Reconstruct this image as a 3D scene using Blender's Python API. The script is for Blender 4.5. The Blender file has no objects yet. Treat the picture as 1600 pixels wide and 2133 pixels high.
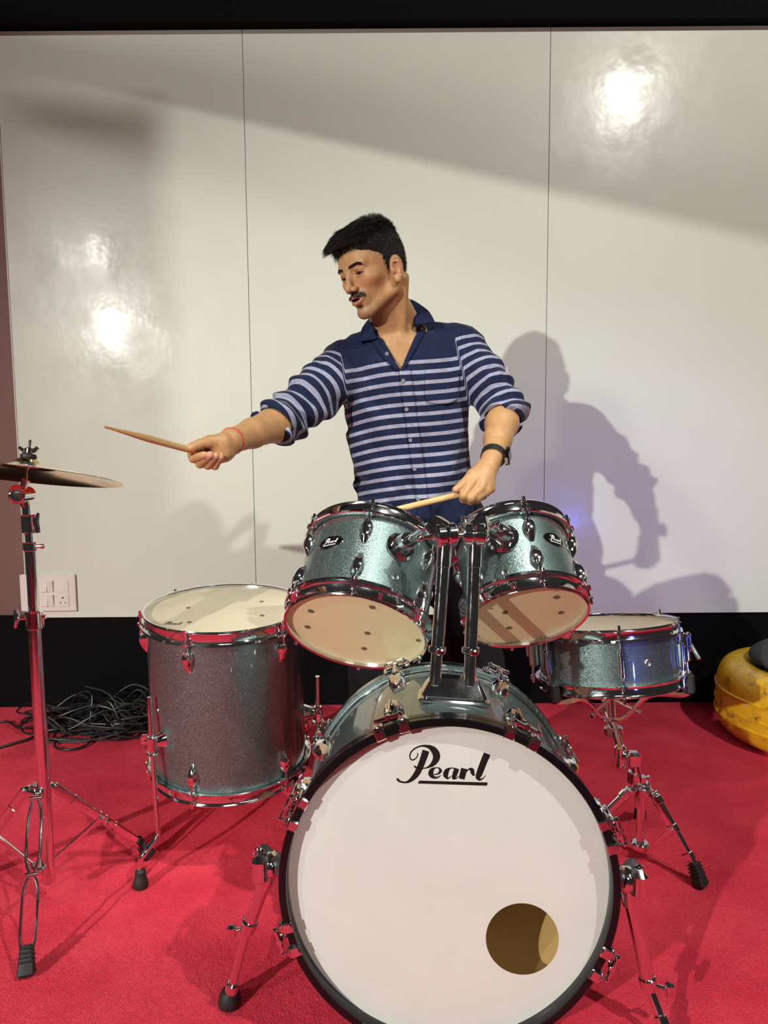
import bpy, math, random
import numpy as np
from mathutils import Matrix, Vector
random.seed(4); np.random.seed(4)
S = bpy.context.scene
COL = S.collection
# ------------------------------------------------------------------ camera
FPX = 1500.0; PIT = math.atan(.1); ROLL = .0075; CAMH = 1.08
Fw = np.array([0, math.cos(PIT), -math.sin(PIT)])
R0 = np.array([1, 0, 0.]); U0 = np.array([0, math.sin(PIT), math.cos(PIT)])
Rt = math.cos(ROLL)*R0 - math.sin(ROLL)*U0
Up = math.sin(ROLL)*R0 + math.cos(ROLL)*U0
CC = np.array([0, 0, CAMH])
cam = bpy.data.cameras.new('camera'); co = bpy.data.objects.new('camera', cam); COL.objects.link(co)
cam.sensor_fit = 'HORIZONTAL'; cam.sensor_width = 36; cam.lens = 36*FPX/1600; cam.clip_start = .02
co.matrix_world = Matrix(((Rt[0], Up[0], -Fw[0], 0), (Rt[1], Up[1], -Fw[1], 0), (Rt[2], Up[2], -Fw[2], CAMH), (0, 0, 0, 1)))
S.camera = co
# ------------------------------------------------------------------ world, exposure, lamps
S.view_settings.view_transform = 'Standard'; S.view_settings.look = 'None'
S.view_settings.exposure = 0; S.view_settings.gamma = 1; S.view_settings.use_curve_mapping = False
W = bpy.data.worlds.new('world'); S.world = W; W.use_nodes = True
W.node_tree.nodes['Background'].inputs[0].default_value = (1.0, .93, .84, 1)
W.node_tree.nodes['Background'].inputs[1].default_value = .022
def spot(name, loc, tgt, power, col, size, blend, rad):
    l = bpy.data.lights.new(name, 'SPOT'); o = bpy.data.objects.new(name, l); COL.objects.link(o)
    l.energy = power; l.color = col; l.spot_size = math.radians(size); l.spot_blend = blend; l.shadow_soft_size = rad
    o.location = loc; o.rotation_euler = (Vector(tgt)-Vector(loc)).to_track_quat('-Z', 'Y').to_euler()
    return o
spot('spot_left', (-3.27, -3.2, 2.46), (-.45, 1.35, .55), 1150, (1, .975, .90), 50, .9, .04)
spot('spot_right', (2.14, -.90, 4.03), (.2, 2.6, 1.3), 430, (1, .97, .88), 80, .6, .05)
spot('spot_far_left', (-2.74, -1.2, 2.80), (-.3, 2.4, 1.2), 140, (1, .97, .88), 80, .6, .12)
spot('spot_top', (.75, .55, 3.90), (.12, 1.55, .75), 330, (1, .96, .86), 26, .9, .03)
spot('spot_blue', (1.55, -.4, .42), (.98, 2.6, .72), 85, (.10, .12, 1), 34, 1, .04)

al = bpy.data.lights.new('rear_fill', 'AREA'); ao = bpy.data.objects.new('rear_fill', al); COL.objects.link(ao)  # added fill behind the camera, lights the carpet that the chrome reflects
al.energy = 24; al.size = 1.2; al.color = (1, .95, .86); ao.location = (.3, -2.6, 3.3)
# ------------------------------------------------------------------ helpers
def at(px, py, Y):
    d = Fw + Rt*(px-800)/FPX - Up*(py-1066.5)/FPX
    return CC + d*(Y/d[1])
def ground(px, py, z=0.):
    d = Fw + Rt*(px-800)/FPX - Up*(py-1066.5)/FPX
    return CC + d*((z-CAMH)/d[2])
def onplane(px, py, c, n):
    d = Fw + Rt*(px-800)/FPX - Up*(py-1066.5)/FPX
    return CC + d*(np.dot(np.array(c)-CC, n)/np.dot(d, n))
def nrm(a): a = np.array(a, float); return a/np.linalg.norm(a)
def frame(c, n):
    n = nrm(n); x = nrm(np.array([1, 0, 0.])-n[0]*n); y = np.cross(n, x)
    M = np.eye(4); M[:3, 0] = x; M[:3, 1] = y; M[:3, 2] = n; M[:3, 3] = c
    return M
def zframe(c, z, up=(0, 0, 1)):
    z = nrm(z); x = np.cross(up, z)
    if np.linalg.norm(x) < 1e-4: x = np.cross((0, 1, 0), z)
    x = nrm(x); M = np.eye(4); M[:3, 0] = x; M[:3, 1] = np.cross(z, x); M[:3, 2] = z; M[:3, 3] = c
    return M
def T(x, y, z): M = np.eye(4); M[:3, 3] = (x, y, z); return M
def RZ(a): c, s = math.cos(a), math.sin(a); M = np.eye(4); M[:2, :2] = ((c, -s), (s, c)); return M
def RX(a): c, s = math.cos(a), math.sin(a); M = np.eye(4); M[1:3, 1:3] = ((c, -s), (s, c)); return M
def RY(a): c, s = math.cos(a), math.sin(a); M = np.eye(4); M[0, 0] = c; M[0, 2] = s; M[2, 0] = -s; M[2, 2] = c; return M
def rad(a): return math.radians(a)
def catmull(P, n=8, closed=False):
    P = np.array(P, float); m = len(P); out = []
    for i in range(m if closed else m-1):
        if closed: a, b, c, d = P[(i-1) % m], P[i], P[(i+1) % m], P[(i+2) % m]
        else: a, b, c, d = P[max(i-1, 0)], P[i], P[i+1], P[min(i+2, m-1)]
        for k in range(n):
            t = k/n
            out.append(.5*((2*b)+(-a+c)*t+(2*a-5*b+4*c-d)*t*t+(-a+3*b-3*c+d)*t**3))
    if not closed: out.append(P[-1])
    return np.array(out)
class MB:
    def __init__(s): s.v = []; s.f = []; s.m = []; s.n = 0
    def add(s, v, f, M=None, mi=0):
        v = np.array(v, float).reshape(-1, 3)
        if M is not None: v = v@M[:3, :3].T + M[:3, 3]
        s.v.append(v); s.f += [tuple(i+s.n for i in q) for q in f]; s.m += [mi]*len(f); s.n += len(v); return s
    def lathe(s, prof, N=48, M=None, closed=False, caps=False, mi=0):
        prof = np.array(prof, float); k = len(prof); t = np.linspace(0, 2*np.pi, N, endpoint=False)
        v = np.stack([np.outer(np.cos(t), prof[:, 0]), np.outer(np.sin(t), prof[:, 0]), np.tile(prof[:, 1], (N, 1))], -1).reshape(-1, 3)
        f = []
        for i in range(N):
            j = (i+1) % N
            for a in range(k if closed else k-1):
                b = (a+1) % k; f.append((i*k+a, j*k+a, j*k+b, i*k+b))
        if caps:
            f.append(tuple(i*k for i in range(N))[::-1]); f.append(tuple(i*k+k-1 for i in range(N)))
        return s.add(v, f, M, mi)
    def cyl(s, r, z0, z1, N=20, M=None, b=.0, r2=None, mi=0):
        r2 = r if r2 is None else r2
        p = [(r-b, z0), (r, z0+b), (r2, z1-b), (r2-b, z1)] if b else [(r, z0), (r2, z1)]
        return s.lathe(p, N, M, caps=True, mi=mi)
    def rod(s, a, c, r, N=14, r2=None, b=0.):
        a = np.array(a, float); c = np.array(c, float)
        return s.cyl(r, 0, np.linalg.norm(c-a), N, zframe(a, c-a), b, r2)
    def tube(s, P, r, N=8, closed=False, flat=1.):
        P = np.array(P, float); m = len(P); r = np.ones(m)*np.array(r)
        Tn = (np.roll(P, -1, 0)-np.roll(P, 1, 0)) if closed else np.gradient(P, axis=0)
        Tn /= np.linalg.norm(Tn, axis=1)[:, None]+1e-12
        u = np.cross(Tn[0], (0.13, .2, 1)); 
        if np.linalg.norm(u) < .1: u = np.cross(Tn[0], (1, 0, 0))
        u = nrm(u); V = []
        t = np.linspace(0, 2*np.pi, N, endpoint=False)
        for i in range(m):
            u = nrm(u-np.dot(u, Tn[i])*Tn[i]); w = np.cross(Tn[i], u)
            V.append(P[i]+r[i]*(np.cos(t)[:, None]*u+flat*np.sin(t)[:, None]*w))
        f = []
        for i in range(m if closed else m-1):
            j = (i+1) % m
            for a in range(N):
                b = (a+1) % N; f.append((i*N+a, i*N+b, j*N+b, j*N+a))
        if not closed: f.append(tuple(range(N))[::-1]); f.append(tuple((m-1)*N+a for a in range(N)))
        return s.add(np.concatenate(V), f)
    def box(s, c, d, M=None, b=0., mi=0, top=(1, 1)):
        d = np.array(d)/2; bb = min(b, min(d)*.95)
        if bb <= 0:
            v = [(x*d[0]*(top[0] if z > 0 else 1), y*d[1]*(top[1] if z > 0 else 1), z*d[2]) for x in(-1, 1) for y in(-1, 1) for z in(-1, 1)]
            f = [(0, 1, 3, 2), (4, 6, 7, 5), (0, 4, 5, 1), (2, 3, 7, 6), (0, 2, 6, 4), (1, 5, 7, 3)]
            return s.add(np.array(v)+np.array(c), f, M, mi)
        ring = []
        for (sx, sy) in ((1, 1), (-1, 1), (-1, -1), (1, -1)):
            a0 = {(1, 1): 0, (-1, 1): 90, (-1, -1): 180, (1, -1): 270}[(sx, sy)]
            for k in range(4):
                a = rad(a0+30*k); ring.append((sx*(d[0]-bb), sy*(d[1]-bb), math.cos(a), math.sin(a)))
        V = []
        for (z, q) in ((-d[2], 1-.0), (-d[2]+bb, 0), (d[2]-bb, 0), (d[2], 1)):
            k = bb*(0.0 if q else 1.0)
            tx, ty = (top if z > 0 else (1, 1))
            for (x, y, cx, cy) in ring: V.append(((x+cx*k)*tx, (y+cy*k)*ty, z))
        f = []
        for i in range(3):
            for a in range(16):
                b2 = (a+1) % 16; f.append((i*16+a, i*16+b2, (i+1)*16+b2, (i+1)*16+a))
        f.append(tuple(range(16))[::-1]); f.append(tuple(48+a for a in range(16)))
        return s.add(np.array(V)+np.array(c), f, M, mi)
    def ball(s, c, r, N=16, M=None, mi=0):
        r = np.ones(3)*np.array(r); K = N//2
        prof = [(math.sin(math.pi*i/K), -math.cos(math.pi*i/K)) for i in range(K+1)]
        prof[0] = (1e-4, -1); prof[-1] = (1e-4, 1)
        Q = np.diag([r[0], r[1], r[2], 1.]); Q[:3, 3] = c
        return s.lathe(prof, N, Q if M is None else M@Q, mi=mi)
    def prism(s, poly, z0, z1, M=None, mi=0):
        k = len(poly); v = [(x, y, z0) for x, y in poly]+[(x, y, z1) for x, y in poly]
        f = [(i, (i+1) % k, k+(i+1) % k, k+i) for i in range(k)]+[tuple(range(k))[::-1], tuple(range(k, 2*k))]
        return s.add(v, f, M, mi)
    def mesh(s, name, mats, org=(0, 0, 0), ang=35, smooth=True):
        me = bpy.data.meshes.new(name); v = np.concatenate(s.v)-np.array(org)
        me.from_pydata(v.tolist(), [], s.f)
        if not isinstance(mats, (list, tuple)): mats = [mats]
        for m in mats: me.materials.append(m)
        me.polygons.foreach_set('material_index', s.m)
        if smooth:
            me.polygons.foreach_set('use_smooth', [True]*len(me.polygons)); me.set_sharp_from_angle(angle=rad(ang))
        me.update(); return me
WM = {}
def link(o, M, parent=None):
    COL.objects.link(o); WM[o.name] = np.array(M, float)
    if parent is not None:
        o.parent = parent; M = np.linalg.inv(WM[parent.name])@M
    o.matrix_basis = Matrix(M.tolist()); return o
def thing(name, label, cat, M=None, group=None):
    o = bpy.data.objects.new(name, None); o.empty_display_size = .05
    link(o, np.eye(4) if M is None else M); o['label'] = label; o['category'] = cat
    if group: o['group'] = group
    return o
def put(name, me, M=None, parent=None):
    return link(bpy.data.objects.new(name, me), np.eye(4) if M is None else M, parent)
def part(name, mb, mat, parent=None, ang=35, smooth=True):   # mb is in world coordinates
    org = WM[parent.name][:3, 3] if parent is not None else mb.v[0].mean(0)*0
    return put(name, mb.mesh(name, mat, org, ang, smooth), T(*org), parent)
def tag(o, label, cat, group=None):
    o['label'] = label; o['category'] = cat
    if group: o['group'] = group
    return o
def struct(o): o['kind'] = 'structure'; return o

# ------------------------------------------------------------------ materials
def mat(name, col=(.5, .5, .5), rough=.5, metal=0., coat=0., spec=.5, **k):
    m = bpy.data.materials.new(name); m.use_nodes = True; b = m.node_tree.nodes['Principled BSDF']
    b.inputs['Base Color'].default_value = (*col, 1); b.inputs['Roughness'].default_value = rough
    b.inputs['Metallic'].default_value = metal; b.inputs['Coat Weight'].default_value = coat
    b.inputs['Coat Roughness'].default_value = k.get('cr', .05)
    b.inputs['Specular IOR Level'].default_value = spec
    if 'sss' in k:
        b.inputs['Subsurface Weight'].default_value = k['sss']; b.inputs['Subsurface Radius'].default_value = (1, .35, .2); b.inputs['Subsurface Scale'].default_value = .008
    return m
def N(m, t, **kw):
    n = m.node_tree.nodes.new(t)
    for a, v in kw.items():
        if a.startswith('i_'): n.inputs[int(a[2:]) if a[2:].isdigit() else a[2:]].default_value = v
        else: setattr(n, a, v)
    return n
def L(m, a, b): m.node_tree.links.new(a, b)
def BS(m): return m.node_tree.nodes['Principled BSDF']
def noise(m, scale, detail=4, coord='Object', rough=.55, stretch=None):
    tc = N(m, 'ShaderNodeTexCoord'); n = N(m, 'ShaderNodeTexNoise'); n.inputs['Scale'].default_value = scale
    n.inputs['Detail'].default_value = detail; n.inputs['Roughness'].default_value = rough
    src = tc.outputs[coord]
    if stretch:
        mp = N(m, 'ShaderNodeMapping'); mp.inputs['Scale'].default_value = stretch; L(m, src, mp.inputs[0]); src = mp.outputs[0]
    L(m, src, n.inputs['Vector']); return n
def ramp(m, src, stops):
    r = N(m, 'ShaderNodeValToRGB'); e = r.color_ramp.elements
    while len(e) < len(stops): e.new(.5)
    for i, (p, c) in enumerate(stops): e[i].position = p; e[i].color = (*c, 1) if len(c) == 3 else c
    L(m, src, r.inputs[0]); return r
def bump(m, src, strength=.3, dist=.002):
    b = N(m, 'ShaderNodeBump'); b.inputs['Strength'].default_value = strength; b.inputs['Distance'].default_value = dist
    L(m, src, b.inputs['Height']); L(m, b.outputs[0], BS(m).inputs['Normal']); return b
CHROME = mat('chrome', (.86, .86, .88), .07, 1)
n_ = noise(CHROME, 25, 3); r_ = ramp(CHROME, n_.outputs[0], [(.35, (.05,)*3), (.75, (.14,)*3)]); L(CHROME, r_.outputs[0], BS(CHROME).inputs['Roughness'])
STEEL = mat('brushed_steel', (.6, .6, .6), .3, 1)
BRONZE = mat('cymbal_bronze', (.78, .56, .27), .11, 1)
n_ = noise(BRONZE, 6, 3, stretch=(1, 1, 40)); bump(BRONZE, n_.outputs[0], .12, .001)
RUBBER = mat('rubber', (.012, .012, .012), .6)
BLACKGLOSS = mat('black_lacquer', (.004, .004, .005), .22, 0, .2, spec=.3)
BLACKMATTE = mat('black_paint', (.0035, .0035, .004), .8, spec=.08)
n_ = noise(BLACKMATTE, 30, 4); bump(BLACKMATTE, n_.outputs[0], .3, .002)
PRINT = mat('black_print', (.006, .006, .006), .4)
WHITEPRINT = mat('white_print', (.8, .8, .8), .4)
DOTBROWN = mat('brown_dot', (.16, .12, .07), .7)
def sparkle(name, base, hi):
    m = mat(name, base, .42, .84, 1.0, cr=.04)
    tc = N(m, 'ShaderNodeTexCoord'); v = N(m, 'ShaderNodeTexVoronoi'); v.inputs['Scale'].default_value = 1050
    L(m, tc.outputs['Object'], v.inputs['Vector'])
    s = N(m, 'ShaderNodeSeparateColor'); L(m, v.outputs['Color'], s.inputs[0])
    r = ramp(m, s.outputs[0], [(0, tuple(c*.75 for c in base)), (.78, base), (.95, hi), (1, tuple(min(1, c*1.3) for c in hi))])
    L(m, r.outputs[0], BS(m).inputs['Base Color'])
    gm = N(m, 'ShaderNodeNewGeometry'); mx = N(m, 'ShaderNodeVectorMath', operation='SUBTRACT'); L(m, v.outputs['Color'], mx.inputs[0]); mx.inputs[1].default_value = (.5, .5, .5)
    sc = N(m, 'ShaderNodeVectorMath', operation='SCALE'); L(m, mx.outputs[0], sc.inputs[0]); sc.inputs['Scale'].default_value = .26
    ad = N(m, 'ShaderNodeVectorMath', operation='ADD'); L(m, gm.outputs['Normal'], ad.inputs[0]); L(m, sc.outputs[0], ad.inputs[1])
    no = N(m, 'ShaderNodeVectorMath', operation='NORMALIZE'); L(m, ad.outputs[0], no.inputs[0]); L(m, no.outputs[0], BS(m).inputs['Normal'])
    return m
SPARK = sparkle('teal_sparkle_wrap', (.150, .215, .215), (.38, .50, .48))
def film(name, col, tr, rough=.45, coat=.2):   # drum head plastic: part diffuse, part translucent
    m = mat(name, col, rough, 0, coat, cr=.15)
    t = N(m, 'ShaderNodeBsdfTranslucent'); t.inputs[0].default_value = (*[c*.9 for c in col], 1)
    n = noise(m, 9, 4); r = ramp(m, n.outputs[0], [(.3, tuple(c*.94 for c in col)), (.7, col)]); L(m, r.outputs[0], BS(m).inputs['Base Color'])
    x = N(m, 'ShaderNodeMixShader'); x.inputs[0].default_value = tr
    L(m, BS(m).outputs[0], x.inputs[1]); L(m, t.outputs[0], x.inputs[2]); L(m, x.outputs[0], m.node_tree.nodes['Material Output'].inputs[0])
    return m
HEADWHITE = film('white_drum_head', (.80, .825, .79), .24)
HEADCREAM = film('cream_drum_head', (.90, .82, .60), .25)
HEADTAN = film('tan_drum_head', (.98, .87, .52), .16, .3)
HEADCOAT = film('coated_drum_head', (.92, .88, .74), .50, .6, 0)
MAPLE = mat('pale_maple', (.90, .76, .46), .5)
WOODIN = mat('drum_inner_wood', (.62, .42, .16), .6)

# ------------------------------------------------------------------ setting
WY = 2.86
def carpet_h(x, y):
    h = .0016*np.sin(3.1*x+1.3*np.sin(2.2*y+.4))*np.sin(4.3*y+.9*np.sin(3*x))
    for (ax, ay, bx, by, a, w) in ((.55, 2.08, 1.45, 2.2, .010, .022), (.62, 1.84, 1.2, 1.93, .007, .02), (-1.3, 1.5, -.5, 1.62, .005, .02), (-.95, 2.2, -.2, 2.05, .005, .025), (.7, 2.45, 1.2, 2.35, .007, .03), (.5, 1.2, 1.3, 1.02, .004, .03)):
        d = np.array([bx-ax, by-ay]); l = np.hypot(*d); d = d/l
        t = (x-ax)*d[0]+(y-ay)*d[1]; s = -(x-ax)*d[1]+(y-ay)*d[0]+.02*np.sin(t*7)
        h = h + a*np.exp(-(s/w)**2)*np.clip(t/.15, 0, 1)*np.clip((l-t)/.15, 0, 1)
    return h-.004
gx = np.linspace(-3.2, 3.2, 300); gy = np.linspace(-3.5, 2.95, 300)
X, Yg = np.meshgrid(gx, gy); V = np.stack([X, Yg, carpet_h(X, Yg)], -1).reshape(-1, 3)
nx = len(gx); f = [(j*nx+i, j*nx+i+1, (j+1)*nx+i+1, (j+1)*nx+i) for j in range(len(gy)-1) for i in range(nx-1)]
CARPET = mat('red_carpet', (.50, .022, .05), .95, spec=.12)
BS(CARPET).inputs['Sheen Weight'].default_value = .15; BS(CARPET).inputs['Sheen Tint'].default_value = (1, .35, .4, 1); BS(CARPET).inputs['Sheen Roughness'].default_value = .45
n1 = noise(CARPET, 260, 3); n2 = noise(CARPET, 5, 5)
a_ = N(CARPET, 'ShaderNodeMath', operation='ADD'); L(CARPET, n1.outputs[0], a_.inputs[0]); L(CARPET, n2.outputs[0], a_.inputs[1])
h_ = N(CARPET, 'ShaderNodeMath', operation='MULTIPLY'); L(CARPET, a_.outputs[0], h_.inputs[0]); h_.inputs[1].default_value = .5
r_ = ramp(CARPET, h_.outputs[0], [(.34, (.62, .018, .045)), (.5, (.82, .040, .080)), (.66, (.95, .075, .12))]); L(CARPET, r_.outputs[0], BS(CARPET).inputs['Base Color'])
n3 = noise(CARPET, 420, 2); n4 = noise(CARPET, 60, 3)
a3 = N(CARPET, 'ShaderNodeMath', operation='ADD'); L(CARPET, n3.outputs[0], a3.inputs[0]); L(CARPET, n4.outputs[0], a3.inputs[1])
bump(CARPET, a3.outputs[0], .9, .006)
fl = put('floor', MB().add(V, f).mesh('floor', CARPET, ang=180)); struct(fl)

WALLP = mat('brown_wall_paint', (.20, .105, .088), .7)
n_ = noise(WALLP, 40, 4); bump(WALLP, n_.outputs[0], .2, .002)
wb = put('wall_back', MB().box((0, WY+.10, 1.6), (6.4, .1, 3.2)).mesh('wall_back', WALLP, smooth=False)); struct(wb)
LAM = mat('cream_laminate', (.70, .66, .55), .45, 0, .20, cr=.12, spec=.2)
n_ = noise(LAM, 1.6, 5, stretch=(1, 1, .6)); r_ = ramp(LAM, n_.outputs[0], [(.3, (.665, .70, .615)), (.7, (.70, .735, .65))]); L(LAM, r_.outputs[0], BS(LAM).inputs['Base Color'])
n2 = noise(LAM, 5.5, 5); r2 = ramp(LAM, n2.outputs[0], [(.35, (.11,)*3), (.65, (.27,)*3)]); L(LAM, r2.outputs[0], BS(LAM).inputs['Coat Roughness'])
nb = noise(LAM, 7, 3); b_ = N(LAM, 'ShaderNodeBump'); b_.inputs['Strength'].default_value = .22; b_.inputs['Distance'].default_value = .006
L(LAM, nb.outputs[0], b_.inputs['Height']); L(LAM, b_.outputs[0], BS(LAM).inputs['Coat Normal'])
zb, zt = .374, 2.612
for (x0, x1) in ((-1.443, -.519), (-.517, .637), (.639, 1.80), (1.802, 2.96)):
    mb = MB().box(((x0+x1)/2, WY+.012, (zb+zt)/2), (x1-x0, .024, zt-zb), b=.0012)
    put('panel', mb.mesh('panel', LAM, smooth=False), None, wb)
EDGE = mat('panel_edge_strip', (.75, .72, .66), .4)
put('edge_strip', MB().box((-1.4455, WY+.022, (zb+zt)/2), (.004, .05, zt-zb), b=.001).mesh('edge_strip', EDGE), None, wb)
bb = put('baseboard_back', MB().box((0, WY+.032, .185), (6.4, .04, .378)).mesh('baseboard_back', BLACKMATTE, smooth=False)); struct(bb)
tr = put('trim_1', MB().box((0, WY-.01, 2.925), (6.4, .08, .62)).mesh('trim_1', BLACKMATTE, smooth=False)); struct(tr)
# unseen black board added above the view; its lower edge cuts the left spotlight
B0 = np.array([-3.27, -3.2, 2.46])
WL = at(0, 135, WY); WR = at(1600, 500, WY); WR = WR+(WR-WL)*.5; WL = WL-(WR-WL)*.12
pl = B0+(WL-B0)*.86; pr = B0+(WR-B0)*.42
mb = MB(); hgt = np.array([0, 0, .44]); hw = nrm(np.cross(pr-pl, (0, 0, 1)))*.012
mb.add([pl-hw, pr-hw, pr+hgt-hw, pl+hgt*.33-hw, pl+hw, pr+hw, pr+hgt+hw, pl+hgt*.33+hw], [(0, 1, 2, 3), (7, 6, 5, 4), (0, 4, 5, 1), (3, 2, 6, 7), (0, 3, 7, 4), (1, 5, 6, 2)])
o = put('shadow_board', mb.mesh('shadow_board', BLACKMATTE, smooth=False)); struct(o)

# unseen narrow flag added to keep the right lamp off the panels' left end
A0 = np.array([2.14, -.90, 4.03]); q0 = A0+(np.array([-.84, WY, 1.5])-A0)*.42; q1 = A0+(np.array([-1.9, WY, 1.5])-A0)*.42
o = put('shadow_flag', MB().box(((q0[0]+q1[0])/2, q0[1], 2.905), (q0[0]-q1[0], .01, .83)).mesh('shadow_flag', BLACKMATTE, smooth=False)); struct(o)

# ------------------------------------------------------------------ lettering (script word drawn with broad pen strokes)
STROKES = [
 [(538, 268, 90), (505, 370, 84), (462, 480, 80), (415, 570, 74), (350, 640, 50), (285, 674, 26), (220, 668, 24), (180, 645, 30), (176, 622, 26)],
 [(432, 298, 13), (428, 340, 13), (395, 376, 15), (355, 386, 16), (330, 350, 15), (345, 290, 17), (400, 238, 19), (480, 208, 22), (560, 214, 42), (625, 248, 74), (668, 310, 92), (668, 375, 86), (625, 440, 58), (560, 482, 22), (500, 496, 13), (440, 496, 13), (405, 480, 24), (385, 462, 16)],
 [(640, 574, 14), (690, 566, 20), (724, 530, 38), (705, 494, 18), (660, 488, 14), (615, 516, 52), (600, 565, 66), (630, 606, 40), (685, 612, 20), (728, 584, 10)],
 [(905, 497, 14), (855, 492, 16), (808, 525, 56), (790, 580, 64), (818, 624, 22), (858, 596, 10)],
 [(934, 497, 64), (910, 565, 62), (893, 616, 44), (925, 622, 16), (952, 590, 9)],
 [(1028, 497, 80), (994, 632, 76)],
 [(1040, 565, 8), (1078, 514, 16), (1122, 508, 44), (1134, 545, 50), (1146, 582, 22), (1170, 570, 7)],
 [(1322, 308, 88), (1272, 430, 86), (1225, 555, 80), (1206, 612, 60), (1232, 640, 28), (1272, 620, 13), (1302, 585, 8)],
]
def pearl(fn, mb, under=True, lift=1.0):
    # fn maps (x,y) of the drawing to a 3D point
    for st in STROKES:
        c = catmull(st, 10) if len(st) > 2 else np.array(st, float)
        p = c[:, :2]; w = c[:, 2]
        t = np.gradient(p, axis=0); t /= np.linalg.norm(t, axis=1)[:, None]
        q = np.stack([-t[:, 1], t[:, 0]], 1)
        a = p+q*w[:, None]/2; b = p-q*w[:, None]/2; m = len(p)
        v = [fn(*x) for x in a]+[fn(*x) for x in b]
        mb.add(v, [(i, i+1, m+i+1, m+i) for i in range(m-1)])
    if under: mb.add([fn(*x) for x in ((452, 652), (1330, 676), (1318, 718), (432, 690))], [(0, 1, 2, 3)])
    return mb

# ------------------------------------------------------------------ drum hardware meshes
def hoop_mb(R, h=.036):     # flanged steel hoop: open side up at z=0, flange low at z=-h
    p = [(R+.002, 0), (R+.0075, .0015), (R+.009, -.001), (R+.0065, -.004), (R+.0045, -.008), (R+.0045, -h+.009), (R+.014, -h+.006), (R+.0155, -h+.001), (R+.0135, -h), (R+.0025, -h+.003), (R+.0015, -h+.008), (R+.0012, -.003)]
    return MB().lathe(p, 96, closed=True)
def ear_mb(): return MB().box((.0085, 0, .004), (.017, .024, .006), b=.0025).cyl(.0075, 0, .009, 12, T(.0125, 0, -.001), .001)
def lug_mb(Ln=.05):         # x outward, z towards the hoop
    mb = MB(); k = 7; rings = []
    for i in range(k):
        t = i/(k-1); z = Ln*t; w = .0045+.0085*math.sin(min(1, t*1.25)*math.pi/2); hh = .0035+.0165*math.sin(min(1, t*1.4)*math.pi/2)
        if i == k-1: w *= .8; hh *= .85
        for (cy, cx) in ((-1, 0), (-1, .55), (-.6, .92), (0, 1), (.6, .92), (1, .55), (1, 0)): rings.append((hh*cx-.001, w*cy, z))
    f = [(i*7+a, i*7+a+1, (i+1)*7+a+1, (i+1)*7+a) for i in range(k-1) for a in range(6)]
    f += [tuple(range(7)), tuple((k-1)*7+a for a in range(7))[::-1]]
    mb.add(rings, f); mb.cyl(.0055, Ln-.002, Ln+.004, 12, T(.012, 0, 0), .001)
    return mb
def rod_mb(Ln): return MB().cyl(.0028, 0, Ln, 10, T(0, 0, 0)).cyl(.0062, Ln-.008, Ln-.005, 12).box((0, 0, Ln+.001), (.0065, .0065, .012), b=.0008)
def disk_mb(R, dome=.0, N_=96): return MB().lathe([(1e-4, dome), (R*.5, dome*.8), (R*.9, dome*.15), (R, 0)], N_)
def cm(mb, name, mats, **k): return mb.mesh(name, mats, **k)
def drum(root, R, Ln, lugs, me_top, me_bot, lug_len=.05, hoop_h=.036, bottom=True, double=False, strip=False):
    """root frame: z = drum axis, origin at the lower edge, upper edge at Ln."""
    M = WM[root.name]
    sh = put('shell', MB().lathe([(R-.007, .012), (R-.004, .0115), (R, .016), (R, Ln-.016), (R-.004, Ln-.0115), (R-.007, Ln-.012)], 128, closed=True).mesh('shell', [SPARK]), M, root)
    put('shell_lining', MB().lathe([(R-.0075, .014), (R-.0075, Ln-.014)], 64).mesh('shell_lining', MAPLE), M, root)
    hp = hoop_mb(R, hoop_h).mesh('hoop', CHROME, ang=28)
    put('top_hoop', hp, M@T(0, 0, Ln), root)
    put('bottom_hoop', hp, M@RX(math.pi), root)
    put('batter_head', disk_mb(R+.002, .0008).mesh('batter_head', me_top), M@T(0, 0, Ln-.010), root)
    put('resonant_head', disk_mb(R+.002, .0008).mesh('resonant_head', me_bot), M@T(0, 0, .010)@RX(math.pi), root)
    ear = ear_mb().mesh('ear', CHROME)
    if double:
        lm = MB(); a = lug_mb(Ln*.21); 
        lm.add(a.v[0], [tuple(q) for q in a.f if max(q) < len(a.v[0])]); lm2 = MB()
        lg = MB().box((.010, 0, 0), (.020, .017, Ln*.42), b=.006).box((.012, 0, 0), (.022, .012, Ln*.30), b=.004).cyl(.0058, -Ln*.24, Ln*.24, 12, T(.013, 0, 0), .001).mesh('lug', CHROME)
        rd = rod_mb(Ln*.27+.006).mesh('tension_rod', CHROME)
    else:
        lg = lug_mb(lug_len).mesh('lug', CHROME); rd = rod_mb(.036+hoop_h*.55).mesh('tension_rod', CHROME)
    for a in lugs:
        A = M@RZ(rad(a))
        if double: 
            l = put('lug', lg, A@T(R, 0, Ln/2), root)
            put('tension_rod', rd, A@T(R+.0125, 0, Ln-(Ln*.27)), root); put('tension_rod', rd, A@T(R+.0125, 0, Ln*.27)@RX(math.pi), root)
        for top in (1, 0):
            if top: Q = A
            else: Q = A@T(0, 0, Ln)@RX(math.pi)
            if not double:
                zl = Ln-hoop_h-.022-lug_len
                put('lug', lg, Q@T(R, 0, zl), root)
                put('tension_rod', rd, Q@T(R+.0125, 0, zl+lug_len), root)
            put('hoop_ear', ear, Q@T(R+.001, 0, Ln-hoop_h-.001), root)
    return sh
def grommet(root, R, phi, z, r=.008):
    M = WM[root.name]@RZ(rad(phi))@T(R, 0, z)@RY(math.pi/2)
    put('air_vent', MB().lathe([(r*.55, -.001), (r*.55, .002), (r*.8, .0032), (r, .0016), (r, -.001)], 20).mesh('air_vent', STEEL), M, root)
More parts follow.
